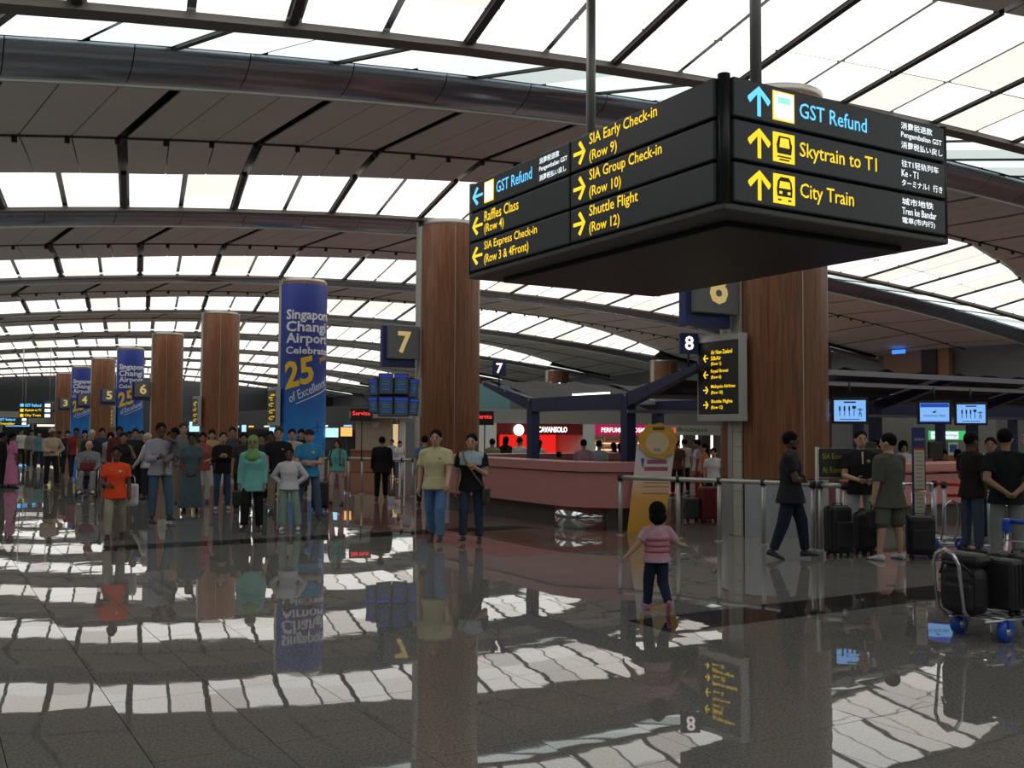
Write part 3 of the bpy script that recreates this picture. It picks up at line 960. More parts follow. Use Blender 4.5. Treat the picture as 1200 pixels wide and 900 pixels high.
# hanging screens over the desks
def lcd(s, u, h, rz, label, kind, w=0.62, hh=0.46):
    t = thing('hanging_screen', label, 'screen', G(s, u, h), rz, 'check-in screens under the canopy')
    MB().bbox(0, 0.03, 0, w, 0.07, hh, 0.012).build('bezel', M_BLACK, t)
    sc_ = MB().box(0, -0.008, 0, w - 0.09, 0.006, hh - 0.09).build('display', M_SCREEN, t)
    ink = mat('screen_ink', (0.02, 0.05, 0.15), rough=0.5)
    top = HW - 0.25 - h
    MB().cyl((0, 0.04, hh / 2), 0.02, top - hh / 2, 8).build('hanger', M_BLACK, t)
    if kind == 'no':     # row of prohibited items
        MB().box(0, -0.013, 0.15, 0.20, 0.003, 0.025).build('heading', ink, sc_)
        for i, x in enumerate((-0.17, -0.09, -0.01)):
            mb = MB().box(x, -0.013, -0.04, 0.012, 0.003, 0.10); mb.box(x, -0.013, 0.04, 0.028, 0.003, 0.08); mb.build('item_symbol', ink, sc_)
        mb = MB().box(0.07, -0.013, -0.02, 0.012, 0.003, 0.14); mb.box(0.07, -0.013, 0.06, 0.06, 0.003, 0.05); mb.build('item_symbol', ink, sc_)
        mb = MB().box(0.17, -0.013, 0.0, 0.016, 0.003, 0.10); mb.box(0.155, -0.013, -0.07, 0.012, 0.003, 0.07); mb.box(0.187, -0.013, -0.07, 0.012, 0.003, 0.07)
        mb.box(0.17, -0.013, 0.02, 0.10, 0.003, 0.014); mb.build('item_symbol', ink, sc_)
        MB().box(0, -0.013, -0.15, 0.34, 0.003, 0.012).build('footer', ink, sc_)
    else:
        MB().box(0, -0.013, 0.14, w - 0.10, 0.003, 0.08).build('heading', mat('screen_navy', (0.01, 0.03, 0.25), rough=0.5, emit=(0.02, 0.07, 0.5), estr=0.6), sc_)
        MB().box(0, -0.013, -0.18, w - 0.10, 0.003, 0.02).build('footer', mat('screen_navy', (0.01, 0.03, 0.25)), sc_)
        fit_text('lettering', 'economy class', ink, sc_, -0.2, -0.10, 0.40, 0.07, -0.013)
        mb = MB().add([(-.05, -.013, 0.0), (.0, -.013, .03), (.05, -.013, .05), (.01, -.013, .015), (.04, -.013, .0), (-.01, -.013, -.01)], [(0, 5, 4, 3, 2, 1)])
        mb.build('logo', ink, sc_)
a_ = math.radians(-14)
lcd(-0.39, 1.44, 2.10, a_, 'bright blue hanging screen beside the nearest pillar', 'no')
lcd(0.13, 4.45, 2.12, a_, 'hanging screen with navy heading, middle of three', 'eco')
lcd(0.10, 5.55, 2.11, a_, 'bright hanging screen with item symbols, rightmost of three', 'no')

# ------------------------------------------------------------------ directories on the farther pillars
for k, l in ((2, 'narrow black directory with yellow text left of the largest banner'), (3, 'narrow black directory with yellow text on the pillar left of largest banner'),
             (5, 'narrow black directory with yellow text on the row 5 pillar')):
    c = copy_tree(DR); c.location = G(k * SP + 0.1, -1.05, 1.92); c['label'] = l; c['group'] = 'row directories on the pillars'
DR['group'] = 'row directories on the pillars'

# ------------------------------------------------------------------ flight monitors hung by the row 7 pillar
FM_ = thing('flight_monitor_cluster', 'cluster of blue flight monitors hanging left of the row 7 pillar', 'screen', at(461, 491, 24.6), math.radians(8))
M_FLT = mat('flight_screen', (0.02, 0.03, 0.06), rough=0.3, emit=(0.03, 0.06, 0.09), estr=0.35)
M_FHEAD = emis('flight_heading', (0.03, 0.07, 0.6), 0.35)
M_FROW = emis('flight_rows', (0.10, 0.17, 0.2), 0.3)
def monitor(x, y, z, w, h, rz, cols):
    M = Matrix.Translation((x, y, z)) @ Matrix.Rotation(rz, 4, 'Z') @ Matrix.Rotation(math.radians(8), 4, 'X')
    o = link('monitor', MB().bbox(0, 0.05, 0, w, 0.10, h, 0.01).mesh('monitor', mat('monitor_case', (0.05, 0.055, 0.065), rough=0.5)), FM_)
    o.matrix_local = M
    MB().box(0, -0.004, -0.02, w - 0.05, 0.006, h - 0.10).build('display', M_FLT, o)
    MB().box(0, -0.009, h / 2 - 0.05, w - 0.05, 0.006, 0.05).build('heading', M_FHEAD, o)
    for c in range(cols):
        for r_ in range(5):
            MB().box(-w / 2 + 0.06 + (c + 0.45) * (w - 0.1) / cols, -0.009, h / 2 - 0.13 - r_ * (h - 0.2) / 5, (w - 0.12) / cols * 0.7, 0.004, 0.025).build('text_row', M_FHEAD if (r_ + c) % 3 == 0 else M_FROW, o)
for x in (-0.19, 0.19):
    monitor(x, 0, 0.86, 0.37, 0.52, 0, 1); monitor(x, 0.02, 0.30, 0.37, 0.50, 0, 1)
monitor(-0.50, 0.10, 0.78, 0.30, 0.42, math.radians(-35), 1); monitor(-0.50, 0.10, 0.34, 0.30, 0.42, math.radians(-35), 1)
monitor(0.50, 0.10, 0.76, 0.30, 0.46, math.radians(35), 1); monitor(0.50, 0.10, 0.30, 0.30, 0.44, math.radians(35), 1)
MB().bbox(0.66, 0.30, 0.55, 0.06, 0.30, 1.0, 0.01).build('side_cover', M_ALU, FM_)
MB().box(0.45, 0.9, 0.62, 0.12, 1.5, 0.12).build('wall_bracket', M_BLACK, FM_)
MB().box(0, 0.2, 0.58, 1.0, 0.08, 0.9).build('rear_frame', M_BLACK, FM_)

# ------------------------------------------------------------------ barrier rails
def barrier(pts, label, h=0.95):
    c = Vector(pts[0])
    t = thing('barrier_rail', label, 'railing', c)
    P = [Vector(p) - c for p in pts]
    MB().tube([p + Vector((0, 0, h)) for p in P], 0.040, 10).build('hand_rail', M_ALU, t)
    for p in P:
        MB().cyl(p, 0.035, h, 10).build('post', M_ALU, t)
        MB().cyl(p, 0.075, 0.015, 14).build('foot_plate', M_ALU, t)
        MB().cyl(p + Vector((0, 0, h - 0.05)), 0.048, 0.10, 10).build('joint_collar', M_BLACK, t)
    return t
barrier([gp(727, 627), gp(795, 631), gp(843, 634.5), gp(895, 638.5), gp(953, 644.5)], 'grey tube barrier rail running past the nearest pillar')
barrier([gp(1000, 651), gp(955.8, 645.2)][::-1] if False else [gp(962, 645.4), gp(990, 648)], 'short grey barrier rail behind the large black suitcase')
barrier([gp(385, 577), gp(408, 578), gp(424, 579), (gp(452, 580.5)), gp(471, 581.5), gp(484, 582)], 'grey barrier rail behind the man in the black suit')

# ------------------------------------------------------------------ standing signs
EC = thing('economy_queue_sign', 'charcoal sign board with yellow SIA Economy lettering on a post', 'sign', gp(957, 643.5), math.radians(4))
MB().cyl((0, -0.05, 0), 0.032, 1.50, 10).build('post', M_ALU, EC)
bd = MB().bbox(0.55, -0.05, 1.27, 1.02, 0.05, 0.42, 0.008).build('board', mat('board_olive', (0.045, 0.045, 0.035), rough=0.5), EC)
MB().box(0.55, -0.05, 1.045, 1.04, 0.06, 0.03).build('lower_rail', M_ALU, EC)
M_YD = mat('yellow_print', (0.62, 0.47, 0.06), rough=0.5)
fit_text('lettering', 'SIA Economy', M_YD, bd, 0.07, 1.30, 0.46, 0.105, -0.078, bold=0.004)
fit_text('lettering', 'At Rows 7 F', M_YD, bd, 0.07, 1.12, 0.41, 0.095, -0.078, bold=0.004)

ST = thing('orange_standee', 'tall orange and white leaning standee with a golden lobed head', 'standee', gp(757, 624), 0.0)
def standee_mat():
    m = mat('standee_print', (0.8, 0.5, 0.1), rough=0.5)
    nt = m.node_tree; b = nt.nodes['Principled BSDF']
    tc = nt.nodes.new('ShaderNodeTexCoord'); sx = nt.nodes.new('ShaderNodeSeparateXYZ')
    mr = nt.nodes.new('ShaderNodeMapRange'); mr.inputs[1].default_value = 0; mr.inputs[2].default_value = 1.45
    cr = nt.nodes.new('ShaderNodeValToRGB')
    e = cr.color_ramp.elements
    e[0].position, e[0].color = 0.0, (0.60, 0.32, 0.02, 1)
    e[1].position, e[1].color = 0.95, (0.62, 0.60, 0.66, 1)
    x = e.new(0.4); x.color = (0.72, 0.36, 0.09, 1)
    x = e.new(0.66); x.color = (0.68, 0.56, 0.48, 1)
    nt.links.new(tc.outputs['Object'], sx.inputs[0]); nt.links.new(sx.outputs['Z'], mr.inputs[0])
    nt.links.new(mr.outputs[0], cr.inputs['Fac']); nt.links.new(cr.outputs['Color'], b.inputs['Base Color'])
    return m
M_STD = standee_mat()
pr = [(-0.32, 0), (0.30, 0), (0.52, 1.50), (-0.14, 1.50)]
mb = MB()
mb.add([(x, -0.012 + z * 0.06, z) for x, z in pr] + [(x, 0.012 + z * 0.06, z) for x, z in pr], [(0, 1, 2, 3), (7, 6, 5, 4), (0, 4, 5, 1), (1, 5, 6, 2), (2, 6, 7, 3), (3, 7, 4, 0)])
bo = mb.build('board', M_STD, ST)
lob = []
for i in range(56):
    a = 2 * math.pi * i / 56
    r_ = 1 + 0.045 * math.cos(9 * a)
    lob.append((0.21 + 0.325 * r_ * math.cos(a), 1.56 + 0.30 * r_ * math.sin(a)))
def flat(pts, y, t, name, m, parent):
    n = len(pts); mb = MB()
    mb.add([(x, y - t, z) for x, z in pts] + [(x, y, z) for x, z in pts],
           [tuple(range(n)), tuple(range(2 * n - 1, n - 1, -1))] + [(i, n + i, n + (i + 1) % n, (i + 1) % n) for i in range(n)])
    return mb.build(name, m, parent)
hd = flat(lob, 0.06, 0.03, 'lobed_head', mat('standee_gold', (0.62, 0.34, 0.045), rough=0.4, var=0.25, vscale=5), ST)
flat([(0.20 + 0.20 * math.cos(2 * math.pi * i / 24), 1.52 + 0.19 * math.sin(2 * math.pi * i / 24)) for i in range(24)], 0.028, 0.004, 'pale_centre', mat('standee_pale', (0.62, 0.50, 0.30), rough=0.4), hd)
fit_text('lettering', 'VISA', mat('visa_blue', (0.03, 0.08, 0.4)), hd, 0.13, 1.38, 0.13, 0.05, 0.022, bold=0.01)
MB().box(0.22, 0.026, 1.77, 0.20, 0.004, 0.05).build('heading_print', mat('standee_ink', (0.12, 0.07, 0.03)), hd)
for z, w in ((1.20, 0.34), (1.08, 0.40)):
    MB().box(0.20 + (z - 1.2) * .15, -0.016 + z * 0.06, z, w, 0.004, 0.07).build('title_print', mat('standee_purple', (0.34, 0.10, 0.16)), bo)
MB().add([(-0.08, 0.045, 1.26), (-0.02, 0.045, 1.26), (-0.05, 0.042, 1.08)], [(0, 2, 1)]).build('emblem_print', mat('visa_blue', (0.03, 0.08, 0.4)), bo)
for z in (0.90, 0.84, 0.78, 0.66):
    MB().box(0.08 + z * 0.13, -0.014 + z * 0.06, z, 0.44, 0.004, 0.014).build('text_line', mat('standee_ink2', (0.40, 0.18, 0.06)), bo)
MB().box(0.05, 0.16, 0.35, 0.30, 0.02, 0.70, M=None).build('back_strut', M_WHITE, ST)
MB().box(0.05, 0.10, 0.01, 0.34, 0.22, 0.02).build('base', M_WHITE, ST)

QP = thing('queue_info_post', 'slim cream and navy information post beside the grey shirted man', 'sign', gp(1078, 641), math.radians(-6))
MB().cyl((0, 0, 0), 0.15, 0.02, 20).build('base', M_BLACK, QP)
MB().bbox(0, 0, 0.93, 0.19, 0.05, 1.74, 0.008).build('frame', M_BOXBLUE, QP)
M_CRP = mat('cream_sheet', (0.62, 0.58, 0.44), rough=0.5)
for z, h in ((1.15, 0.62), (0.62, 0.42)):
    o = MB().box(0, -0.028, z, 0.15, 0.006, h).build('cream_sheet', M_CRP, QP)
    MB().box(0, -0.032, z + h / 2 + 0.02, 0.16, 0.006, 0.035).build('red_band', mat('band_red', (0.5, 0.03, 0.02)), o)
    for i in range(int(h / 0.06)): MB().box(0, -0.033, z + h / 2 - 0.05 - i * 0.06, 0.10, 0.003, 0.014).build('text_line', mat('sheet_ink', (0.3, 0.27, 0.2)), o)
fit_text('lettering', 'check-in', mat('sheet_white', (0.7, 0.7, 0.72)), QP, -0.07, 1.60, 0.14, 0.045, -0.030)

def stanchion(p, label):
    t = thing('queue_stanchion', label, 'stanchion', p, 0, 'queue stanchions at the desks')
    MB().cyl((0, 0, 0), 0.16, 0.02, 20).build('base', M_STEEL, t)
    MB().cyl((0, 0, 0.02), 0.030, 0.90, 12).build('post', M_STEEL, t)
    MB().cyl((0, 0, 0.86), 0.042, 0.10, 12).build('belt_head', M_BLACK, t)
    return t
sp_ = [gp(982, 632), gp(1096, 634), gp(1107, 637), gp(1160, 640), gp(1243, 642)]
sl = ['queue stanchion left of the smiling man', 'left one of two queue stanchions right of the info post', 'right one of two queue stanchions right of the info post',
      'queue stanchion between the two men at right', 'queue stanchion cut off at the right edge']
for p, l in zip(sp_, sl): stanchion(p, l)
M_BELT = mat('belt_red', (0.42, 0.02, 0.02), rough=0.6)
for zb, (a, b, l) in zip((.88, .88, .72), ((0, 1, 'red queue belt behind the men with suitcases'), (1, 3, 'upper red queue belt in front of the pink desk'), (2, 4, 'red queue belt reaching the right edge'))):
    A, B = sp_[a], sp_[b]
    n = (B - A).normalized(); A, B = A + n * 0.045, B - n * 0.045
    s_ = n.cross(Vector((0, 0, 1))) * 0.003
    mb = MB().hexa([A + s_ + Vector((0, 0, zb)), B + s_ + Vector((0, 0, zb)), B - s_ + Vector((0, 0, zb)), A - s_ + Vector((0, 0, zb)),
                    A + s_ + Vector((0, 0, zb + .05)), B + s_ + Vector((0, 0, zb + .05)), B - s_ + Vector((0, 0, zb + .05)), A - s_ + Vector((0, 0, zb + .05))])
    tag(mb.build('queue_belt', M_BELT), l, 'belt', 'queue belts')

# ------------------------------------------------------------------ shops on the lower concourse
SS = 35.0
def shop_wall(name, u0, u1, z0, z1, m, dep=0.3, s=SS, label=None):
    mb = MB().hexa([G(s, u0, z0), G(s, u1, z0), G(s + dep, u1, z0), G(s + dep, u0, z0), G(s, u0, z1), G(s, u1, z1), G(s + dep, u1, z1), G(s + dep, u0, z1)])
    return struct(name, mb, m, label=label)
M_BULK = mat('bulkhead_grey', (0.30, 0.29, 0.27), rough=0.6)
shop_wall('wall_bulkhead', 10.5, 33, 2.17, 2.95, M_BULK, 4.5, label='long grey bulkhead above the shop signs')
shop_wall('wall_pier_1', 12.4, 14.5, -0.9, 2.16, mat('pier_white', (0.75, 0.77, 0.72), rough=0.5), 4.4, label='white wall left of the red shop')
shop_wall('wall_pier_2', 20.25, 21.1, -0.9, 2.16, mat('pier_white', (0.75, 0.77, 0.72)), 4.4, label='white pier between the red shop and perfume shop')
shop_wall('wall_shop_back', 14.5, 33, -0.9, 2.16, mat('shop_back', (0.35, 0.3, 0.26), rough=0.6), 0.2, SS + 4.2, label='rear wall of the shops')
def shop(u0, u1, label, m_f, kind):
    t = thing('shop_front', label, 'shop', G(SS, (u0 + u1) / 2, -0.9), AZ)
    w = u1 - u0
    fa = MB().bbox(0, 0.12, 2.75, w - 0.04, 0.22, 0.62, 0.01).build('fascia', m_f, t)
    M_SHELF = mat('shop_shelf', (0.50, 0.36, 0.24), rough=0.5)
    M_GLOW = emis('shop_glow', (1.0, 0.78, 0.52), 1.6)
    if kind == 'red':
        fit_text('lettering', 'CAVANSOLO', emis('shop_letters', (1, .95, .95), 1.6), fa, -0.20, 2.58, 1.98, 0.32, 0.0, bold=0.03)
        MB().cyl((0, 0, 0), 0.31, 0.10, 28).build('round_sign', emis('round_sign_white', (1, .98, .95), 1.5), fa).matrix_local = Matrix.Translation((-1.48, 0.0, 2.70)) @ Matrix.Rotation(math.pi / 2, 4, 'X')
        MB().box(0.75, 2.6, 1.4, w - 1.9, 0.06, 2.7).build('lit_backdrop', emis('lit_red_wall', (1.0, 0.02, 0.015), 0.62), t)
        MB().box(-2.1, 2.5, 1.3, 1.3, 0.4, 2.5).build('display_case', mat('case_dark', (0.05, 0.03, 0.025)), t)
        for z in (1.0, 1.5, 2.0):
            for x in (-2.45, -1.85):
                MB().box(x, 2.27, z, 0.42, 0.06, 0.36).build('lit_niche', emis('niche_glow', (1.0, 0.62, 0.42), 0.8), t)
        cn = MB().bbox(0.8, 1.3, 0.5, 3.0, 0.6, 1.0, 0.02).build('counter', mat('shop_counter', (0.45, 0.20, 0.08)), t)
        for i in range(7): MB().ell((-0.5 + i * 0.42, 1.25, 1.06), 0.12, 0.12, 0.08, 8, 6).build('tray_of_goods', mat('goods_%d' % (i % 3), ((.6, .45, .3), (.5, .15, .1), (.7, .65, .6))[i % 3]), cn)
    else:
        if kind == 'perfume':
            fit_text('lettering', 'PERFUMES & COSMETICS', emis('shop_letters2', (1, .85, .80), 1.2), fa, -w / 2 + 0.45, 2.60, 4.1, 0.28, 0.0, bold=0.02)
        else:
            fit_text('lettering', 'THE', emis('shop_letters3', (1, .10, .04), 0.9), fa, -w / 2 + 0.25, 2.60, 0.6, 0.30, 0.0, bold=0.02)
            fit_text('lettering', 'Boutique', mat('shop_letters4', (0.05, 0.30, 0.12)), fa, -w / 2 + 1.0, 2.58, 2.4, 0.36, 0.0, bold=0.02)
        for i in range(int(w / 1.3)):
            x = -w / 2 + 0.75 + i * 1.3
            un = MB().box(x, 3.1, 1.25, 1.2, 0.35, 2.4).build('shelf_unit', M_SHELF, t)
            rr_ = random.Random(int(u0 * 10) + i)
            for z in (0.75, 1.15, 1.55, 1.95):
                MB().box(x, 2.90, z - 0.03, 1.15, 0.3, 0.03).build('lit_shelf', M_GLOW, un)
                mb = MB(); xx = x - 0.52
                while xx < x + 0.5:
                    ww = rr_.uniform(0.06, 0.14)
                    mb.box(xx + ww / 2, 2.88, z + 0.1, ww * 0.85, 0.1, rr_.uniform(0.12, 0.26)); xx += ww
                tag(mb.build('goods', mat('goods_%d' % rr_.randrange(3), (.6, .45, .3)), un), kind='stuff')
        for i in range(4):
            MB().cyl((-w / 2 + 0.8 + i * 1.25, 0.9, 0.4 if kind == 'perfume' else 1.0), 0.07, 1.7 if kind != 'perfume' else 1.5, 10).build('light_column', emis('column_glow', (1, .9, .75), 2.0), t)
    return t
shop(14.5, 20.25, 'shop with dark red fascia, white lettering and glowing red interior', mat('fascia_darkred', (0.22, 0.012, 0.015), rough=0.4), 'red')
shop(21.1, 26.2, 'shop with magenta fascia reading PERFUMES above lit shelves', mat('fascia_magenta', (0.62, 0.02, 0.13), rough=0.4, emit=(0.62, 0.02, 0.13), estr=0.3), 'perfume')
shop(26.3, 31.5, 'shop with pale fascia and bright column lights behind the standee', mat('fascia_pale', (0.60, 0.57, 0.48), rough=0.4), 'pale')
# upper storey bits above the bulkhead
shop_wall('wall_upper', 10.5, 18.6, 2.96, 4.6, mat('upper_teal', (0.12, 0.24, 0.26), rough=0.6), 0.3, SS + 5.5, label='teal upper wall above the bulkhead')
bal = thing('wooden_gallery', 'slatted wooden gallery front with small lamps under the rear vault', 'gallery', G(SS + 6, 22.5, 2.96), AZ)
for i in range(8): MB().box(0, 0, 0.10 + i * 0.2, 3.4, 0.06, 0.15).build('slat', mat('gallery_wood', (0.42, 0.24, 0.11), rough=0.5), bal)
MB().box(0, 0.2, 0.85, 3.4, 0.2, 1.7).build('backing', M_DARK, bal)
for i in range(5): MB().ell((-1.4 + i * 0.7, -0.1, 1.85), 0.07, 0.07, 0.07, 8, 6).build('lamp', emis('lamp_pinkish', (1, .75, .65), 1.6), bal)

# red LED boards
for (x0, y0, dist, w, label) in ((568, 486, 30.0, 0.55, 'black LED board with red letters right of the row 7 pillar'), (424, 482, 33.0, 0.72, 'black LED board with red letters below the flight monitors')):
    t = thing('led_board', label, 'sign', at(x0, y0 + 4, dist), 0.0, 'red LED boards')
    MB().bbox(0, 0, 0, w, 0.12, 0.42, 0.01).build('case', M_BLACK, t)
    fit_text('lettering', 'Service', M_REDL, t, -w / 2 + 0.06, -0.02, w - 0.12, 0.14, -0.065, bold=0.02)
    MB().cyl((0, 0.03, -t.location.z), 0.02, t.location.z - 0.2, 8).build('floor_post', M_BLACK, t)

# service kiosk seen between the suited man and the row 7 pillar
b0 = gp(412, 553); b1 = gp(484, 553)
KI = thing('service_kiosk', 'beige walled service kiosk with clock, behind the suited man', 'kiosk', b0)
kw = (b1 - b0).x
M_BEI = mat('kiosk_beige', (0.46, 0.40, 0.31), rough=0.6)
MB().box(kw * 0.30, 1.0, 1.12, kw * 0.60, 0.15, 2.25).build('back_wall', M_BEI, KI)
MB().box(kw * 0.79, 0.9, 1.12, kw * 0.10, 0.15, 2.25).build('white_panel', mat('pier_white', (0.75, 0.77, 0.72)), KI)
MB().box(kw * 0.67, 1.6, 1.0, kw * 0.14, 0.1, 2.0).build('lit_doorway', emis('doorway_glow', (1, .70, .38), 0.5), KI)
MB().box(kw * 0.735, 1.0, 1.1, kw * 0.03, 0.2, 2.2).build('door_frame', mat('door_brown', (0.22, 0.07, 0.03)), KI)
MB().box(kw * 0.45, 0.55, 2.38, kw * 1.0, 1.2, 0.28).build('canopy_edge', M_BULK, KI)
dk = MB().bbox(kw * 0.2, 0, 0.45, kw * 0.40, 0.5, 0.88, 0.01).build('front_desk', mat('desk_brown', (0.30, 0.13, 0.07), rough=0.5), KI)
MB().box(kw * 0.2, -0.02, 0.91, kw * 0.42, 0.6, 0.05).build('desk_top', mat('desk_top_brown', (0.36, 0.18, 0.1)), dk)
MB().cyl((0, 0, 0), 0.17, 0.05, 24).build('wall_clock', M_WHITE, KI).matrix_local = Matrix.Translation((kw * 0.34, 0.92, 2.0)) @ Matrix.Rotation(math.pi / 2, 4, 'X')

# blue and orange far screens
for (x, y, dist, w, h, c, label) in ((389, 507, 39, 0.50, 0.36, (0.45, 0.75, 1.0), 'far bright blue screen right of the largest banner'), (406, 506, 40, 0.46, 0.36, (1.0, 0.45, 0.12), 'far orange and blue screen beside the kiosk'),
                                     (229, 500, 52, 0.62, 0.52, (0.45, 0.75, 1.0), 'far blue screen between two brown pillars'), (286, 502, 50, 0.22, 0.34, (0.4, 0.7, 1.0), 'narrow far blue screen right of a brown pillar'),
                                     (319, 505, 42, 0.25, 0.30, (0.4, 0.65, 1.0), 'small far blue screen left of the largest banner')):
    p = at(x, y, dist)
    t = thing('far_screen', label, 'screen', (p.x, p.y, 0.0 if p.z < 2 else 0.0), 0, 'far screens')
    MB().bbox(0, 0.03, p.z, w + 0.06, 0.08, h + 0.06, 0.01).build('bezel', M_BLACK, t)
    MB().box(0, -0.015, p.z, w, 0.006, h).build('display', emis('screen_%d_%d' % (x, y), c, 1.0), t)
    MB().cyl((0, 0.05, 0), 0.03, p.z - h / 2, 8).build('stand', M_BLACK, t)

# hanging signs at the far left
def far_sign(x, y, dist, w, rows, label):
    p = at(x, y, dist)
    t = thing('far_hanging_sign', label, 'sign', p, math.radians(12), 'far hanging signs')
    h = 0.34 * len(rows)
    MB().bbox(0, 0, 0, w, 0.25, h, 0.01).build('box', M_SIGN, t)
    for sx in (-1, 1): MB().cyl((sx * w * 0.42, 0, h / 2), 0.025, 6.6 - p.z, 8).build('hanging_rod', M_ALU, t)
    for i, (m, s_) in enumerate(rows):
        z = h / 2 - 0.17 - i * 0.34
        fit_text('lettering', s_, m, t, -w / 2 + 0.35, z - 0.1, w * 0.5, 0.20, -0.13, bold=0.02)
        MB().box(w / 2 - 0.25, -0.128, z, 0.34, 0.006, 0.22).build('side_text', M_WHITEL, t)
        MB().box(-w / 2 + 0.17, -0.128, z, 0.2, 0.006, 0.2).build('pictogram', m, t)
far_sign(42, 481, 66, 2.0, [(M_BLUEL, 'GST Refund'), (M_YELLOW, 'Skytrain to T1'), (M_YELLOW, 'City Train')], 'far hanging sign with one blue and two yellow rows')
far_sign(13, 494, 84, 2.6, [(M_BLUEL, 'GST Refund'), (M_YELLOW, 'Transfer')], 'smaller far hanging sign at the left edge, lower one')
# far end facade under the last vault
fe = thing('far_shop_facade', 'dark glazed shop facade with lit strip at the far end', 'facade', G(100, -13, 0), AZ)
MB().box(0, 0.4, 2.9, 26, 0.4, 1.2).build('bulkhead', M_BULK, fe)
MB().box(0, 1.2, 1.15, 26, 0.2, 2.3).build('glazing', mat('dark_glazing', (0.03, 0.035, 0.04), rough=0.1), fe)
for i in range(9):
    MB().box(-11.5 + i * 2.9, 0.9, 2.1, 2.2, 0.1, 0.22).build('lit_strip', emis('strip_%d' % (i % 3), ((1, .7, .1), (.3, .6, 1), (1, .9, .7))[i % 3], 0.9), fe)
for i in range(10):
    MB().box(-13 + i * 2.9, 0.85, 1.15, 0.25, 0.3, 2.3).build('mullion', M_BULK, fe)

# wall with shops behind the far pillars (right side of the row)
bw = thing('dark_shop_front', 'long dark shop front behind the far pillars', 'shop', G(70, 9.0, 0), AZ + math.pi / 2)
MB().box(0, -0.2, 2.5, 66, 0.4, 1.4).build('bulkhead', mat('bulk_dark', (0.055, 0.055, 0.06), rough=0.6), bw)
MB().box(0, -0.8, 0.9, 66, 0.2, 1.8).build('glazing', mat('dark_glazing', (0.03, 0.035, 0.04)), bw)
for i in range(16):
    MB().box(-31 + i * 4, 0.02, 2.0, 1.2, 0.05, 0.10).build('lit_strip', emis('strip_%d' % (i % 3), (1, .9, .7), 0.9), bw)

# room with brown wall and a lit sign high on the right
rm = thing('upper_alcove', 'brown lit alcove with small blue sign in the wall above the canopy', 'alcove', G(21.9, 32.6, 0), AZ - math.pi / 2)
MB().box(0, 0, 5.55, 4.0, 0.3, 1.7).build('back_panel', mat('alcove_brown', (0.36, 0.21, 0.12), rough=0.6), rm)
MB().box(0.9, -0.2, 5.45, 0.9, 0.1, 1.5).build('dark_opening', mat('alcove_dark', (0.06, 0.035, 0.025)), rm)
MB().box(-0.2, -1.2, 6.0, 0.75, 0.12, 0.2).build('blue_sign', emis('alcove_sign', (0.05, 0.25, 1.0), 1.0), rm)

# money changer beyond the right hand desks
mc = thing('money_changer_booth', 'booth with green and white lit sign beyond the right desks', 'booth', (at(1108, 512, 33).x, 33.0, 0), AZ * 0.2)
MB().box(0, 0.6, 1.2, 4.2, 0.2, 2.4).build('back_wall', mat('booth_grey', (0.22, 0.21, 0.2)), mc)
si = MB().bbox(0.0, -0.1, 1.66, 1.25, 0.12, 0.30, 0.01).build('sign_box', emis('booth_green', (0.05, 0.55, 0.15), 0.7), mc)
MB().box(-0.12, -0.165, 1.66, 0.95, 0.01, 0.24).build('white_field', emis('booth_white', (0.75, 0.9, 1.0), 0.9), si)
fit_text('lettering', 'Foreign Exchange', mat('screen_ink', (0.02, 0.05, 0.15)), si, -0.55, 1.59, 0.86, 0.13, -0.172)
po = MB().bbox(0.52, 0.45, 1.12, 0.34, 0.03, 0.60, 0.005).build('poster', M_WHITE, mc)
MB().box(0.52, 0.43, 1.22, 0.26, 0.005, 0.26).build('poster_blue', mat('poster_blue', (0.05, 0.1, 0.4)), po)
MB().box(0.52, 0.43, 0.90, 0.26, 0.005, 0.12).build('poster_red', mat('poster_red', (0.6, 0.05, 0.04)), po)
MB().bbox(0, 0.1, 0.5, 3.8, 0.6, 1.0, 0.02).build('counter', mat('desk_brown', (0.30, 0.13, 0.07)), mc)

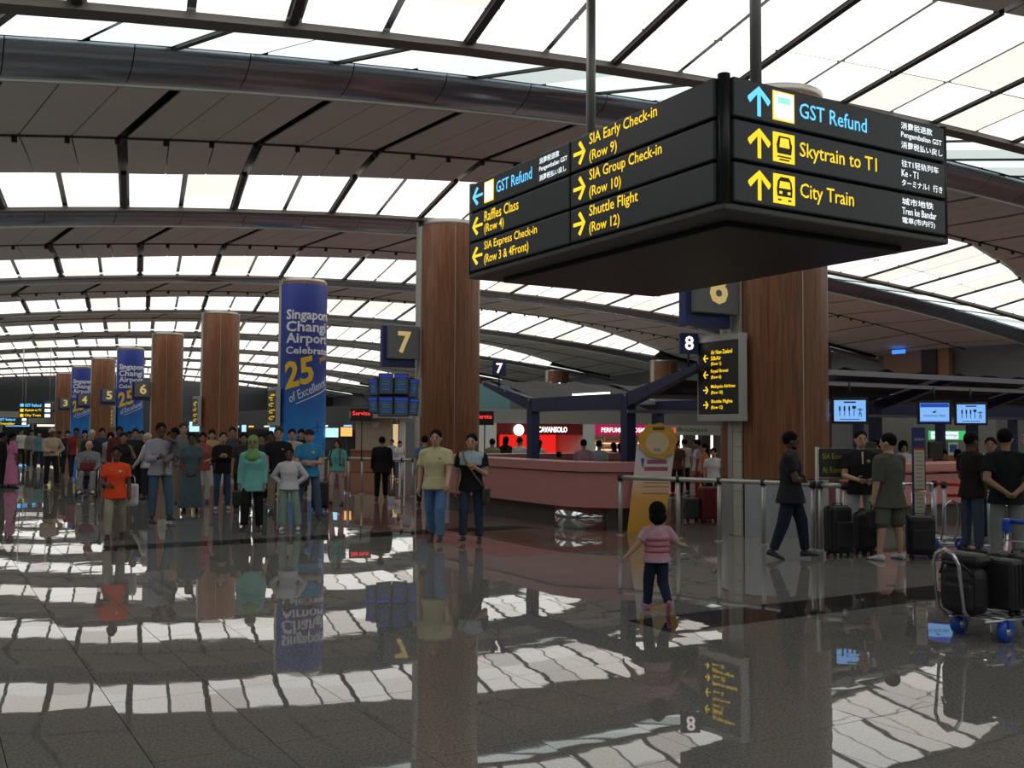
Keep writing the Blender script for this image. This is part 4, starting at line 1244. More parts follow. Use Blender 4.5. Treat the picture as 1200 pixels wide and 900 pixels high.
# ------------------------------------------------------------------ luggage
M_CASE = mat('case_black', (0.014, 0.014, 0.016), rough=0.55, bump=0.2, bscale=40)
def suitcase(p, w, d, h, label, m=None, rz=0.0, handle=0.0, z=0.0, soft=False, tilt=0.0):
    t = thing('suitcase', label, 'suitcase', (p[0], p[1], z), rz, 'suitcases')
    if tilt: t.rotation_euler = (tilt, 0, rz)
    m = m or M_CASE
    zb = 0.05
    MB().bbox(0, 0, zb + (h - zb) / 2, w, d, h - zb, 0.06 if soft else 0.035).build('shell', m, t)
    MB().bbox(0, 0, zb + (h - zb) / 2, w + 0.008, 0.03, h - zb + 0.008, 0.01).build('zip_band', M_BLACK, t)
    if soft: MB().bbox(0, -d / 2 - 0.015, zb + (h - zb) * 0.40, w * 0.78, 0.05, (h - zb) * 0.55, 0.02).build('front_pocket', m, t)
    else:
        for i in range(3): MB().bbox((i - 1) * w * 0.27, -d / 2 - 0.003, zb + (h - zb) / 2, w * 0.1, 0.014, (h - zb) * 0.82, 0.005).build('rib', m, t)
    MB().tube([(-0.08, 0, h - 0.005), (-0.07, 0, h + 0.03), (0.07, 0, h + 0.03), (0.08, 0, h - 0.005)], 0.012, 6).build('top_handle', M_BLACK, t)
    for sx in (-1, 1):
        for sy in (-1, 1):
            o = MB().tube([(-0.012, 0, 0), (0.012, 0, 0)], 0.027, 10).build('wheel', M_BLACK, t)
            o.location = (sx * (w / 2 - 0.06), sy * (d / 2 - 0.05), 0.027)
    if handle:
        MB().tube([(-0.09, d / 2 - 0.04, h - 0.02), (-0.09, d / 2 - 0.04, h + handle), (0.09, d / 2 - 0.04, h + handle), (0.09, d / 2 - 0.04, h - 0.02)], 0.010, 6).build('pull_handle', M_CHROME, t)
    return t
suitcase(gp(982, 652), 0.34, 0.26, 0.70, 'large black suitcase standing left of the smiling man', rz=0.35, soft=True)
suitcase(gp(1013, 650), 0.26, 0.26, 0.60, 'narrow black suitcase between the two men talking', rz=0.2, soft=True)
suitcase(gp(1079, 654), 0.36, 0.28, 0.58, 'black suitcase right of the grey shirted man', rz=-0.2, handle=0.33, soft=True)
suitcase(gp(832, 611), 0.40, 0.28, 0.66, 'dark red suitcase behind the barrier rail', mat('case_red', (0.16, 0.015, 0.02), rough=0.5), 0.2)
suitcase(gp(811, 611), 0.28, 0.22, 0.45, 'small dark grey suitcase beside the red one', mat('case_grey', (0.05, 0.05, 0.055), rough=0.4), 0.1)

M_BLUEP = mat('blue_plastic', (0.02, 0.09, 0.55), rough=0.35)
M_SILV = mat('silver_tube', (0.62, 0.63, 0.66), rough=0.25, metal=0.9)
def trolley(p, rz, label, grip=None):
    """luggage trolley: front axle at x = 0, handle end at +x"""
    grip = grip or M_BLUEP
    t = thing('luggage_trolley', label, 'trolley', p, rz, 'luggage trolleys')
    for sy in (-1, 1): MB().tube([(-0.20, sy * 0.16, 0.17), (0.0, sy * 0.20, 0.17), (0.74, sy * 0.24, 0.19)], 0.017, 8).build('side_tube', M_SILV, t)
    for i in range(6):
        x = -0.10 + i * 0.15
        MB().tube([(x, -0.19 - 0.006 * i, 0.175), (x, 0.19 + 0.006 * i, 0.175)], 0.010, 6).build('deck_bar', M_SILV, t)
    MB().tube([(-0.16, 0.0, 0.16), (-0.24, 0.0, 0.24), (-0.30, 0.0, 0.62), (-0.31, 0.04, 0.70), (-0.31, 0.12, 0.74), (-0.31, 0.20, 0.70), (-0.30, 0.24, 0.62), (-0.24, 0.24, 0.24), (-0.16, 0.20, 0.16)], 0.016, 8).build('front_loop', M_SILV, t)
    for x, y in ((0.0, -0.21), (0.0, 0.21), (0.70, 0.0)):
        w = MB().tube([(x, y - 0.03, 0.085), (x, y + 0.03, 0.085)], 0.085, 18).build('wheel', M_BLUEP, t)
        MB().tube([(x, y - 0.034, 0.085), (x, y + 0.034, 0.085)], 0.035, 12).build('hub', M_SILV, w)
        MB().box(x, y, 0.15, 0.05, 0.10, 0.06).build('fork', M_BLUEP if x == 0 else M_SILV, w)
    for sy in (-1, 1):
        MB().tube([(0.70, sy * 0.24, 0.18), (0.76, sy * 0.24, 0.88)], 0.018, 8).build('upright_tube', M_SILV, t)
        MB().bbox(0.76, sy * 0.24, 0.88, 0.07, 0.07, 0.13, 0.02).build('corner_grip', grip, t)
    MB().tube([(0.78, -0.25, 0.92), (0.78, 0.25, 0.92)], 0.024, 10).build('handle_bar', grip, t)
    for z in (0.62, 0.75): MB().tube([(0.74, -0.24, z), (0.74, 0.24, z)], 0.008, 6).build('basket_bar', M_SILV, t)
    return t
wa, wb = gp(1123, 742), gp(1180, 753)
TR = trolley((wa + wb) / 2, math.radians(31.6), 'loaded luggage trolley with blue wheels at the right edge')
def on_tr(x, y, z):
    return Matrix.Translation(TR.location) @ Matrix.Rotation(TR.rotation_euler.z, 4, 'Z') @ Vector((x, y, z))
RZ = TR.rotation_euler.z
q = on_tr(0.16, -0.02, 0.19); suitcase(q, 0.20, 0.44, 0.47, 'black hard suitcase in the middle of the loaded trolley', rz=RZ, z=0.19)
q = on_tr(0.40, -0.08, 0.19); suitcase(q, 0.24, 0.50, 0.50, 'black soft suitcase at the handle end of the loaded trolley', rz=RZ, z=0.19, soft=True)
q = on_tr(-0.08, 0.10, 0.185)
bg = thing('duffel_bag', 'black soft duffel bag leaning on the trolley front loop', 'bag', q, RZ)
mb = MB()
mb.bbox(0, 0, 0.21, 0.24, 0.38, 0.42, 0.10); mb.build('body', M_CASE, bg)
MB().bbox(0.05, 0.02, 0.455, 0.24, 0.36, 0.12, 0.055).build('top_flap', M_CASE, bg)
MB().bbox(-0.13, -0.03, 0.17, 0.07, 0.26, 0.22, 0.03).build('front_pocket', M_CASE, bg)
MB().tube([(-0.1, -0.16, 0.34), (-0.16, -0.08, 0.44), (-0.16, 0.08, 0.44), (-0.1, 0.16, 0.34)], 0.012, 6).build('carry_strap', M_BLACK, bg)
trolley(gp(1110, 644), math.radians(100), 'empty silver trolley beside the black suitcase', M_SILV)
trolley(gp(1216, 648), math.radians(80), 'empty silver trolley behind the black shirted man, right edge', M_SILV)

# ------------------------------------------------------------------ people
SKIN = {'light': mat('skin_light', (0.50, 0.31, 0.22), rough=0.55, spec=0.3), 'mid': mat('skin_mid', (0.33, 0.19, 0.12), rough=0.55, spec=0.3),
        'dark': mat('skin_dark', (0.13, 0.068, 0.045), rough=0.5, spec=0.3)}
HAIR = {'black': mat('hair_black', (0.008, 0.007, 0.007), rough=0.8, spec=0.1), 'brown': mat('hair_brown', (0.05, 0.028, 0.018), rough=0.8, spec=0.1), 'grey': mat('hair_grey', (0.42, 0.41, 0.40), rough=0.7)}
M_EYE = mat('eye_dark', (0.015, 0.010, 0.008), rough=0.3)
M_LIP = mat('lip', (0.30, 0.12, 0.10), rough=0.5)

def remesh(mb, name, voxel, mats, extra=None, smooth=3):
    me = mb.mesh(name, [])
    o = bpy.data.objects.new(name, me)
    _work.collection.objects.link(o)
    m = o.modifiers.new('r', 'REMESH'); m.mode = 'VOXEL'; m.voxel_size = voxel; m.use_smooth_shade = True
    s = o.modifiers.new('s', 'SMOOTH'); s.iterations = smooth; s.factor = 0.5
    out = evaluated_mesh(o)
    bpy.data.objects.remove(o); bpy.data.meshes.remove(me)
    out.name = name
    out.materials.clear()
    for q in mats: out.materials.append(q)
    if extra is not None and extra.v:
        bm = bmesh.new(); bm.from_mesh(out)
        for f in bm.faces: f.material_index = 0
        vs = [bm.verts.new(p) for p in extra.v]
        for fc, mi, sm in zip(extra.f, extra.m, extra.sm):
            try:
                f = bm.faces.new([vs[i] for i in fc]); f.material_index = mi; f.smooth = sm
            except ValueError: pass
        bm.to_mesh(out); bm.free()
    return out

def cap(mb, p0, r0, p1, r1, n=12, flat0=False, flat1=False, ex=1.0):
    """tapered limb; ends are rounded unless flat"""
    p0, p1 = Vector(p0), Vector(p1)
    mb.tube([p0, p1], [r0, r1], n)
    if not flat0: mb.ell(p0, r0, r0, r0, n, 8)
    if not flat1: mb.ell(p1, r1, r1, r1, n, 8)

def erings(rows, n=18):
    """rows: (cx, cy, cz, rx, ry)"""
    return [[Vector((cx + rx * math.cos(2 * math.pi * j / n), cy + ry * math.sin(2 * math.pi * j / n), cz)) for j in range(n)] for cx, cy, cz, rx, ry in rows]

ARM = {  # x is outward from the body, y forward, z up : upper arm, forearm
    'down': ((.16, .02, -1), (.05, .18, -1)), 'fwd': ((.12, .38, -1), (.0, .65, -.9)), 'back': ((.14, -.42, -1), (.05, -.12, -1)),
    'cross': ((.12, .34, -.92), (-.93, .36, .08)), 'cross2': ((.12, .30, -.92), (-.90, .42, -.10)), 'clasp': ((.14, .16, -1), (-.50, .80, -.18)), 'low_clasp': ((.14, .10, -1), (-.45, .45, -.85)),
    'behind': ((.20, -.36, -.92), (-.70, -.38, -.55)), 'phone': ((.25, .45, -.8), (-.35, .45, .85)), 'pocket': ((.38, -.12, -.9), (-.32, .22, -.9)),
    'out': ((.55, .05, -.85), (.75, .15, -.80)), 'out_up': ((.60, .10, -.75), (.55, .55, -.2)), 'hip': ((.55, -.2, -.75), (-.75, .15, -.6)),
    'carry': ((.16, .30, -.95), (-.25, .95, .15)), 'strap': ((.14, .22, -.95), (-.62, .62, .45)), 'lap': ((.18, .22, -.9), (-.20, .9, -.25)),
    'desk': ((.20, .35, -.9), (-.1, .95, -.1)), 'hold': ((.10, .10, -1), (-.10, .75, -.5)), 'neck': ((.5, .55, .2), (-.6, .6, .1)),
}
LEG = {  # thigh, shin, foot pitch
    'stand': ((.06, .02, -1), (.03, -.03, -1), 0.0), 'apart': ((.16, .02, -1), (.10, -.03, -1), 0.0), 'fwd': ((.03, .36, -1), (.02, .08, -1), -0.10), 'back': ((.03, -.20, -1), (.02, -.52, -1), 0.55),
    'bent': ((.05, .22, -1), (.02, -.22, -1), 0.1), 'sit': ((.10, 1, -.06), (.04, .10, -1), 0.0), 'kick': ((.03, .05, -1), (.02, -.75, -.75), 0.9), 'dangle': ((.25, .75, -.55), (.05, .05, -1), 0.3),
    'stride_f': ((.03, .34, -1), (.02, .12, -1), -0.05), 'stride_b': ((.03, -.22, -1), (.02, -.36, -1), 0.28),
}

def make_person(name_label, pos, yaw, H, skin='mid', hair='black', hairstyle='short', top=(.5, .5, .5), sleeve='short', bottom=(.05, .08, .15), legs='trousers',
                arms=('down', 'down'), leg=('stand', 'stand'), shoes=(.03, .03, .03), female=False, voxel=0.016, head_yaw=0.0, head_pitch=0.0, lean=0.0, hem=-0.10, tuck=False, build=1.0,
                lift=0.0, child=False, extras=(), group='people in the hall', top2=None, collar=None):
    S = H / 1.75
    t = thing('person', name_label, 'person', pos, math.radians(yaw), group)
    V3 = lambda x, y, z: Vector((x, y, z))
    sh = (0.172 if female else 0.198) * (0.95 if child else 1.0)
    hw = 0.095
    hs = 1.0 if not child else min(1.75, 1.0 / S * (0.62 + 0.38 * S) * (1.0 if S > 0.7 else 1.06))
    if not child: hs = 1.13
    bw = build * 1.10 * (0.93 if female else 1.0)
    J = {}
    lens = (0.43, 0.42)
    low = 1e9
    for sd, pose in zip((-1, 1), leg):
        th, sn, pit = LEG[pose]
        hip = V3(sd * hw, 0, 0)
        knee = hip + V3(sd * th[0], th[1], th[2]).normalized() * lens[0]
        ank = knee + V3(sd * sn[0], sn[1], sn[2]).normalized() * lens[1]
        J[sd] = (hip, knee, ank, pit)
        heel_low = ank.z - 0.08 * math.cos(pit) - (0.15 * math.sin(pit) if pit > 0 else 0.0) - (0.06 * math.sin(-pit) if pit < 0 else 0)
        low = min(low, heel_low)
    off = -low + lift / S
    up = V3(0, 0, off)
    for sd in (-1, 1):
        h, k, a, pit = J[sd]; J[sd] = (h + up, k + up, a + up, pit)
    ly = math.sin(lean)
    def sp(z):      # point on the spine, z above the hips
        return V3(0, ly * z, off + z * math.cos(lean))
    A = {}
    for sd, pose in zip((-1, 1), arms):
        ua, fa = ARM[pose]
        s0 = sp(0.452) + V3(sd * sh, -0.01, 0)
        el = s0 + V3(sd * ua[0], ua[1], ua[2]).normalized() * 0.29
        wr = el + V3(sd * fa[0], fa[1], fa[2]).normalized() * 0.25
        A[sd] = (s0, el, wr)
    # --- body
    b = MB()
    ring = lambda z, rx, ry, dy=0.0: (sp(z).x, sp(z).y + dy, sp(z).z, rx * bw, ry * bw)
    b.loft(erings([ring(-.08, .10, .08), ring(-.02, .135, .092), ring(.10, .125, .085), ring(.30, .140, .095), ring(.42, .130, .080), ring(.49, .080, .06), ring(.56, .052, .055)]))
    hc = sp(0.694) + V3(0, 0.015, 0)
    HM = Matrix.Translation(hc) @ Matrix.Rotation(math.radians(head_yaw), 4, 'Z') @ Matrix.Rotation(math.radians(head_pitch), 4, 'X') @ Matrix.Scale(hs, 4)
    if child and hs > 1.1: HM = Matrix.Translation((0, 0, (hs - 1) * 0.10)) @ HM
    cap(b, sp(0.50), 0.058, HM @ V3(0, -0.02, -0.05), 0.052)
    hl = lambda c, rx, ry, rz: b.ell(HM @ V3(*c), rx * hs, ry * hs, rz * hs, 16, 12, 0, Matrix.Rotation(math.radians(head_yaw), 4, 'Z'))
    hl((0, 0, 0.012), .075, .093, .106)
    hl((0, 0.024, -0.055), .055, .062, .058)
    hl((0, 0.090, -0.018), .014, .020, .022)
    for sd in (-1, 1): hl((sd * .076, -0.008, -0.005), .012, .022, .030)
    ex = MB()
    for sd in (-1, 1):
        s0, el, wr = A[sd]
        cap(b, s0, .052 * bw, el, .040 * bw); cap(b, el, .040 * bw, wr, .028 * bw)
        # hand: palm with five separate fingers
        d = (wr - el).normalized()
        inn = V3(-sd, 0.15, 0); inn = (inn - d * inn.dot(d)); inn = inn.normalized() if inn.length > .1 else d.orthogonal().normalized()
        sid = d.cross(inn).normalized()
        if sid.y < 0 and abs(d.y) < .8: sid = -sid
        b.tube([wr - d * .02, wr + d * .03, wr + d * .085], [.026, .034, .030], 8)
        for i, (o_, L) in enumerate(((.028, .070), (.010, .080), (-.009, .075), (-.027, .058))):
            p0 = wr + d * .078 + sid * o_
            p1 = p0 + (d * .9 + inn * .30).normalized() * L * .5
            p2 = p1 + (d * .5 + inn * .85).normalized() * L * .5
            ex.tube([p0, p1, p2], [.0095, .0088, .0065], 6)
        p0 = wr + d * .025 + sid * .026
        p1 = p0 + (d * .6 + sid * .75 + inn * .25).normalized() * .04
        p2 = p1 + (d * .9 + sid * .2 + inn * .35).normalized() * .032
        ex.tube([p0, p1, p2], [.012, .0105, .008], 6)
        A[sd] = (s0, el, wr, wr + d * .10 + inn * .03)
    for sd in (-1, 1):
        h, k, a, pit = J[sd]
        if legs in ('trousers', 'wide'):
            cap(b, h, .055 * bw, k, .038 * bw); cap(b, k, .036 * bw, a, .030)
        else:
            cap(b, h, .072 * bw, k, .050 * bw); cap(b, k + V3(0, -.012, -.06), .052 * bw, a, .034)
            cap(b, k, .048 * bw, k + V3(0, -.012, -.08), .050 * bw)
    fm = lambda c, rx, ry, rz, mi: ex.ell(HM @ V3(*c), rx * hs, ry * hs, rz * hs, 8, 6, mi, Matrix.Rotation(math.radians(head_yaw), 4, 'Z'))
    for sd in (-1, 1):
        fm((sd * .031, .085, .004), .0125, .009, .0065, 1); fm((sd * .032, .087, .026), .018, .008, .0045, 2)
    fm((0, .086, -.066), .024, .010, .008, 3)
    ex.m = [m for m in ex.m]
    body = remesh(b, 'body', voxel / S if False else voxel, [SKIN[skin], M_EYE, HAIR['black'], M_LIP], ex)
    parts = []
    def put(nm, me): 
        o = link(nm, me, t); o.scale = (S, S, S); parts.append(o); return o
    put('body', body)
    # --- top
    T = MB()
    fw = 1.0 if not female else 0.96
    if legs == 'dress':
        z0 = -off + 0.12 - lift / S
        rows = [ring(z0, .25, .20), ring(-.45, .215, .17), ring(-.12, .185, .14), ring(.02, .175, .13), ring(.14, .145, .11)]
    else:
        hz = 0.0 if tuck else hem
        lo = 1.12 if hz < -.12 else 1.05
        rows = [ring(hz, .190 * lo * (1.04 if female else 1), .148 * lo), ring(hz + .06, .184 * lo * (1.03 if female else 1), .140 * lo), ring(.10, .160 * fw, .118), ring(.20, .160 * fw, .117)]
    rows += [ring(.33, .180 * fw, .128 + (.012 if female else 0), 0.004), ring(.42, .170 * fw, .112), ring(.48, .125, .090), ring(.525, .080, .074), ring(.550, .066, .066)]
    T.loft(erings(rows))
    for sd in (-1, 1):
        s0, el, wr, hd = A[sd]
        cap(T, sp(.50) + V3(sd * .045, -.005, 0), .068, s0, .066 * bw)
        if sleeve == 'short':
            e = s0 + (el - s0) * 0.66
            cap(T, s0, .066 * bw, e, .066 * bw, flat1=True)
        elif sleeve == 'long':
            cap(T, s0, .068 * bw, el, .056 * bw); cap(T, el, .056 * bw, el + (wr - el) * .93, .044 * bw, flat1=True)
        elif sleeve == 'elbow':
            cap(T, s0, .070 * bw, el, .060 * bw, flat1=True)
    put('dress' if legs == 'dress' else 'shirt', remesh(T, 'shirt', voxel, [cloth(top)], smooth=4))
    # --- legs
    if legs in ('trousers', 'shorts', 'wide'):
        T = MB()
        T.loft(erings([ring(.09, .152 * fw, .112), ring(.03, .160, .120), ring(-.05, .166, .122), ring(-.11, .13, .10)]))
        for sd in (-1, 1):
            h, k, a, pit = J[sd]
            wd = 1.12 if legs == 'wide' else 1.0
            cap(T, h + V3(0, 0, .0), .084 * bw, k, .072 * bw * wd)
            if legs == 'shorts':
                T.tube([h + (k - h) * .3, k + (a - k) * .02], [.095 * bw, .098 * bw], 14)
            else:
                cap(T, k, .070 * bw * wd, a + (k - a) * .04, .064 * wd, flat1=True)
        put('shorts' if legs == 'shorts' else 'trousers', remesh(T, 'trousers', voxel, [cloth(bottom)], smooth=4))
    # --- shoes
    for sd in (-1, 1):
        h, k, a, pit = J[sd]
        mb = MB(); rings = []
        FMx = Matrix.Translation(a) @ Matrix.Rotation(-pit, 4, 'X') @ Matrix.Rotation(-sd * .10, 4, 'Z')
        for y, hw_, z0, z1 in ((-.075, .020, -.068, -.03), (-.065, .034, -.08, .0), (-.02, .038, -.08, .02), (.04, .041, -.08, -.005), (.11, .047, -.08, -.03), (.16, .040, -.078, -.042), (.185, .020, -.072, -.055)):
            r_ = []
            for j in range(10):
                an = 2 * math.pi * j / 10
                zz = (z0 + z1) / 2 + (z1 - z0) / 2 * math.sin(an)
                r_.append(FMx @ V3(hw_ * math.cos(an), y, zz))
            rings.append(r_)
        mb.loft(rings)
        put('shoe', mb.mesh('shoe', mat('shoe_%d_%d_%d' % tuple(int(c * 255) for c in shoes), shoes, rough=0.5)))
    # --- hair or head cover
    hb = MB()
    he = lambda c, rx, ry, rz: hb.ell(HM @ V3(*c), rx * hs, ry * hs, rz * hs, 18, 12, 0, Matrix.Rotation(math.radians(head_yaw), 4, 'Z'))
    hm = HAIR.get(hair) if isinstance(hair, str) else cloth(hair)
    if hairstyle == 'short':
        he((0, -.014, .034), .083, .098, .096)
    elif hairstyle == 'bald':
        he((0, -.028, -.002), .081, .085, .060)
    elif hairstyle == 'bob':
        he((0, -.016, .026), .094, .106, .108); he((0, -.034, -.040), .097, .088, .085)
    elif hairstyle == 'long':
        he((0, -.014, .034), .085, .100, .098); he((0, -.060, -.06), .078, .055, .12); he((0, -.088, -.20), .070, .040, .14)
    elif hairstyle == 'tail':
        he((0, -.014, .034), .083, .099, .096); he((0, -.105, .0), .030, .030, .035); he((0, -.125, -.12), .026, .028, .12)
    elif hairstyle == 'scarf':
        he((0, -.014, .030), .090, .104, .106); he((0, -.020, -.055), .086, .090, .085)
        hb.loft(erings([ring(.36, .10, .135, .01), ring(.42, .15, .135, .01), ring(.48, .135, .115, .01), ring(.53, .100, .090), ring(.60, .080, .085)]))
    elif hairstyle == 'shawl':
        he((0, -.020, .028), .088, .104, .104); he((0, -.06, -.10), .085, .06, .16); he((0, -.09, -.25), .10, .05, .18)
    elif hairstyle == 'cap':
        he((0, -.010, .045), .086, .098, .080); hb.ell(HM @ V3(0, .085, .052), .065 * hs, .075 * hs, .010 * hs, 14, 6, 0, Matrix.Rotation(math.radians(head_yaw), 4, 'Z'))
    if hairstyle != 'none':
        put('headscarf' if hairstyle in ('scarf', 'shawl') else ('cap' if hairstyle == 'cap' else 'hair'), hb.mesh('hair', hm))
    if 'beard' in extras:
        q = MB(); q.ell(HM @ V3(0, .020, -.068), .060, .066, .050, 14, 8, 0, Matrix.Rotation(math.radians(head_yaw), 4, 'Z')); put('beard', q.mesh('beard', HAIR['black']))
    if 'yoke' in extras:        # pale upper chest panel of a two-tone shirt
        q = MB()
        q.loft(erings([ring(.315, .187, .136, 0.005), ring(.36, .188, .136, .004), ring(.44, .183, .117), ring(.50, .130, .090), ring(.54, .088, .078), ring(.556, .070, .070)]))
        for sd in (-1, 1): cap(q, sp(.46) + V3(sd * .10, 0, 0), .080 * bw, A[sd][0] + V3(-sd * .03, 0, 0), .074 * bw)
        put('shirt_yoke', remesh(q, 'shirt_yoke', voxel, [cloth(top2)], smooth=3))
    if 'cuffs' in extras:
        for sd in (-1, 1):
            s0, el, wr, hd = A[sd]
            q = MB().tube([s0 + (el - s0) * .56, s0 + (el - s0) * .68], [.070, .070], 14); put('sleeve_cuff', q.mesh('sleeve_cuff', cloth(top2)))
    if 'stripes' in extras:
        for z in (.02, .12, .22, .32):
            rx, ry = (.178, .134) if z < .3 else (.190, .138)
            q = MB().loft(erings([ring(z - .024, rx, ry), ring(z + .024, rx, ry)])); put('shirt_stripe', q.mesh('shirt_stripe', cloth(top2)))
    if 'placket' in extras:
        q = MB().box(0, sp(.40).y + .118, sp(.43).z, .018, .05, .18); put('placket', q.mesh('placket', cloth((.6, .58, .55))))
    if 'logo' in extras:
        q = MB().ell(sp(.38) + V3(-.08, .118, 0), .032, .014, .026, 10, 6); put('chest_logo', q.mesh('chest_logo', cloth(top2 or (.6, .6, .6))))
    if 'socks' in extras:
        pass
    W = Matrix.Translation(t.location) @ Matrix.Rotation(math.radians(yaw), 4, 'Z') @ Matrix.Scale(S, 4)
    return {'obj': t, 'hand': {sd: W @ A[sd][3] for sd in (-1, 1)}, 'shoulder': {sd: W @ A[sd][0] for sd in (-1, 1)}, 'W': W, 'sp': sp, 'hip': {sd: W @ (J[sd][0]) for sd in (-1, 1)}, 'S': S, 'bw': bw}

def horizon(x): return 506.0 + (x - 600) * math.tan(ROLL)
def P(label, x, foot, head, yaw, H=None, **kw):
    p = gp(x, foot)
    if x < 480: yaw += math.degrees(math.atan((600 - x) / F))      # yaw is meant as seen along the line of sight
    if H is None:
        H = max(0.8, min(1.95, CH * (foot - head) / (foot - horizon(x))))
    if 'voxel' not in kw:
        kw['voxel'] = 0.0125 if foot > 615 else (0.016 if foot > 580 else 0.022)
    return make_person(label, p, yaw, H, **kw)
def PZ(label, x, dist, H, yaw, **kw):
    p = at(x, 500, dist); kw.setdefault('voxel', 0.022)
    return make_person(label, (p.x, p.y, kw.pop('floor', 0.0)), yaw, H, **kw)

BLK, NAVY_C, JEANS, LJEANS, KHAKI, WHT = (.016, .016, .018), (.022, .028, .05), (.055, .095, .18), (.30, .36, .44), (.24, .20, .15), (.62, .61, .60)

# -- near right
bearded = P('bearded man in dark shirt with crossed arms, striding by the barrier', 927, 655, 507, -108, skin='dark', hair='black', extras=('beard',), top=(.022, .022, .028), bottom=(.018, .024, .045), sleeve='short', head_yaw=12,
  arms=('cross', 'cross2'), leg=('stride_f', 'stride_b'), hem=-.16, build=1.14)
smiling = P('smiling man in black polo facing us behind the suitcases', 1010, 646, 505, 172, skin='light', top=BLK, bottom=(.40, .44, .46), arms=('clasp', 'clasp'), extras=('placket', 'logo'), top2=(.45, .33, .08), head_yaw=4)
greyman = P('stocky man in grey shirt and shorts seen from behind', 1043, 656, 508, 28, skin='light', top=(.095, .092, .085), bottom=(.11, .105, .088), legs='shorts', sleeve='elbow', arms=('down', 'hold'), leg=('apart', 'apart'), hem=-.20, build=1.15,
  shoes=(.60, .60, .63), head_yaw=25)
P('man in dark shirt and jeans in profile near the right edge', 1140, 648, 507, -75, skin='dark', top=(.018, .014, .014), bottom=(.06, .085, .13), arms=('low_clasp', 'low_clasp'), hem=-.12)
P('man in black shirt from behind with hands clasped at his back', 1181, 666, 503, -12, skin='mid', top=(.010, .013, .014), bottom=(.20, .21, .21), arms=('behind', 'behind'), head_yaw=-25, build=1.05, hem=-.12)
wm = P('man in white shirt partly hidden between two dark shirted men', 1163, 636, 513, 150, skin='mid', top=WHT, bottom=NAVY_C, arms=('down', 'strap'))
P('person cut off by the right edge, brown hair and dark top', 1212, 655, 503, 60, skin='light', hair='brown', top=(.03, .03, .04), bottom=BLK, arms=('down', 'clasp'))

# -- toddler
tod = P('little girl in pink striped shirt running away from us', 770, 716, 597, 8, H=0.98, child=True, hairstyle='bob', skin='light', top=(.58, .34, .42), top2=(.55, .16, .20), extras=('stripes',), bottom=(.020, .030, .055),
  arms=('out', 'out_up'), leg=('fwd', 'kick'), shoes=(.55, .16, .30), hem=-.08, lean=-0.03, voxel=0.0125, build=1.15, legs='wide')

# -- the two walking men and people behind them
P('man in pale yellow tee and blue jeans walking towards us', 510, 637, 505, 172, skin='light', top=(.52, .48, .28), bottom=(.10, .19, .36), arms=('fwd', 'down'), leg=('fwd', 'back'), extras=('logo',), top2=(.38, .32, .18), build=1.04)
bagman = P('man in black and pale blue tee with a shoulder bag, walking', 552, 635, 509, 176, skin='light', top=(.014, .014, .017), top2=(.36, .42, .50), extras=('yoke', 'cuffs'), bottom=(.035, .055, .085), arms=('strap', 'down'), leg=('stand', 'fwd'), head_yaw=-6)
P('person in blue shirt with backpack half hidden behind the yellow tee', 497, 592, 511, 12, skin='light', top=(.12, .18, .28), bottom=NAVY_C, arms=('down', 'down'))
suit = P('man in black suit walking away towards the kiosk', 447, 586, 512, 4, skin='mid', top=(.010, .010, .012), sleeve='long', bottom=(.010, .010, .012), arms=('down', 'down'), leg=('stand', 'fwd'), hem=-.18, build=1.12)
P('woman in white top at the service counter, right of the suited man', 468, 563, 517, 190, skin='light', hairstyle='long', top=WHT, bottom=JEANS, female=True, arms=('phone', 'desk'))
P('person in pale top behind the suited man at the counter', 459, 560, 515, 160, skin='mid', top=(.40, .45, .55), bottom=BLK, female=True)

# -- left crowd, front row
boy = P('boy in bright orange tee and khaki trousers walking towards us', 134, 634, 526, 176, child=True, skin='dark', top=(.75, .075, .025), bottom=(.34, .29, .22), arms=('down', 'clasp'), leg=('back', 'fwd'), legs='wide', extras=('logo',), top2=(.6, .6, .58), hem=-.14)
father = P('man in pale shirt and jeans carrying a toddler', 186, 612, 496, 205, skin='dark', top=(.36, .34, .40), sleeve='long', bottom=(.07, .11, .17), arms=('carry', 'carry'), leg=('fwd', 'stand'), head_yaw=-15)
W = father['W']; q = W @ (father['sp'](0.13) + Vector((-.17, .20, 0)))
make_person('toddler in grey shirt held on the arm of the pale shirted man', (q.x, q.y, 0), 110, 0.88, child=True, skin='dark', top=(.10, .11, .12), sleeve='elbow', bottom=(.20, .20, .18), legs='shorts', arms=('neck', 'hold'), leg=('dangle', 'dangle'),
            shoes=(.10, .20, .04), lift=0.86, voxel=0.014)
hij = P('woman in teal blouse and green patterned headscarf walking', 295, 622, 511, 172, female=True, skin='mid', hair=(.16, .30, .10), hairstyle='scarf', top=(.16, .42, .40), sleeve='long', bottom=(.010, .010, .011), legs='wide', arms=('down', 'down'), leg=('stand', 'fwd'), hem=-.20, build=1.05)
P('girl in white long sleeved top and pale green trousers', 338, 621, 526, 172, child=True, skin='dark', top=(.55, .53, .56), sleeve='long', bottom=(.22, .33, .28), arms=('hip', 'hip'), leg=('apart', 'stand'), shoes=(.55, .55, .58), hem=-.06, legs='wide')
P('man in black polo and khaki trousers behind the girl in white', 325, 603, 501, 178, skin='light', hair='brown', top=BLK, bottom=(.27, .22, .16), arms=('down', 'hold'), extras=('logo',), top2=(.6, .3, .25), build=1.08)
bluet = P('man in bright blue tee and cap with crossed arms', 361, 609, 503, 178, skin='light', hair=(.02, .02, .025), hairstyle='cap', top=(.04, .22, .42), bottom=(.07, .11, .17), arms=('cross', 'cross2'), leg=('apart', 'apart'), extras=('logo',), top2=(.6, .5, .5))
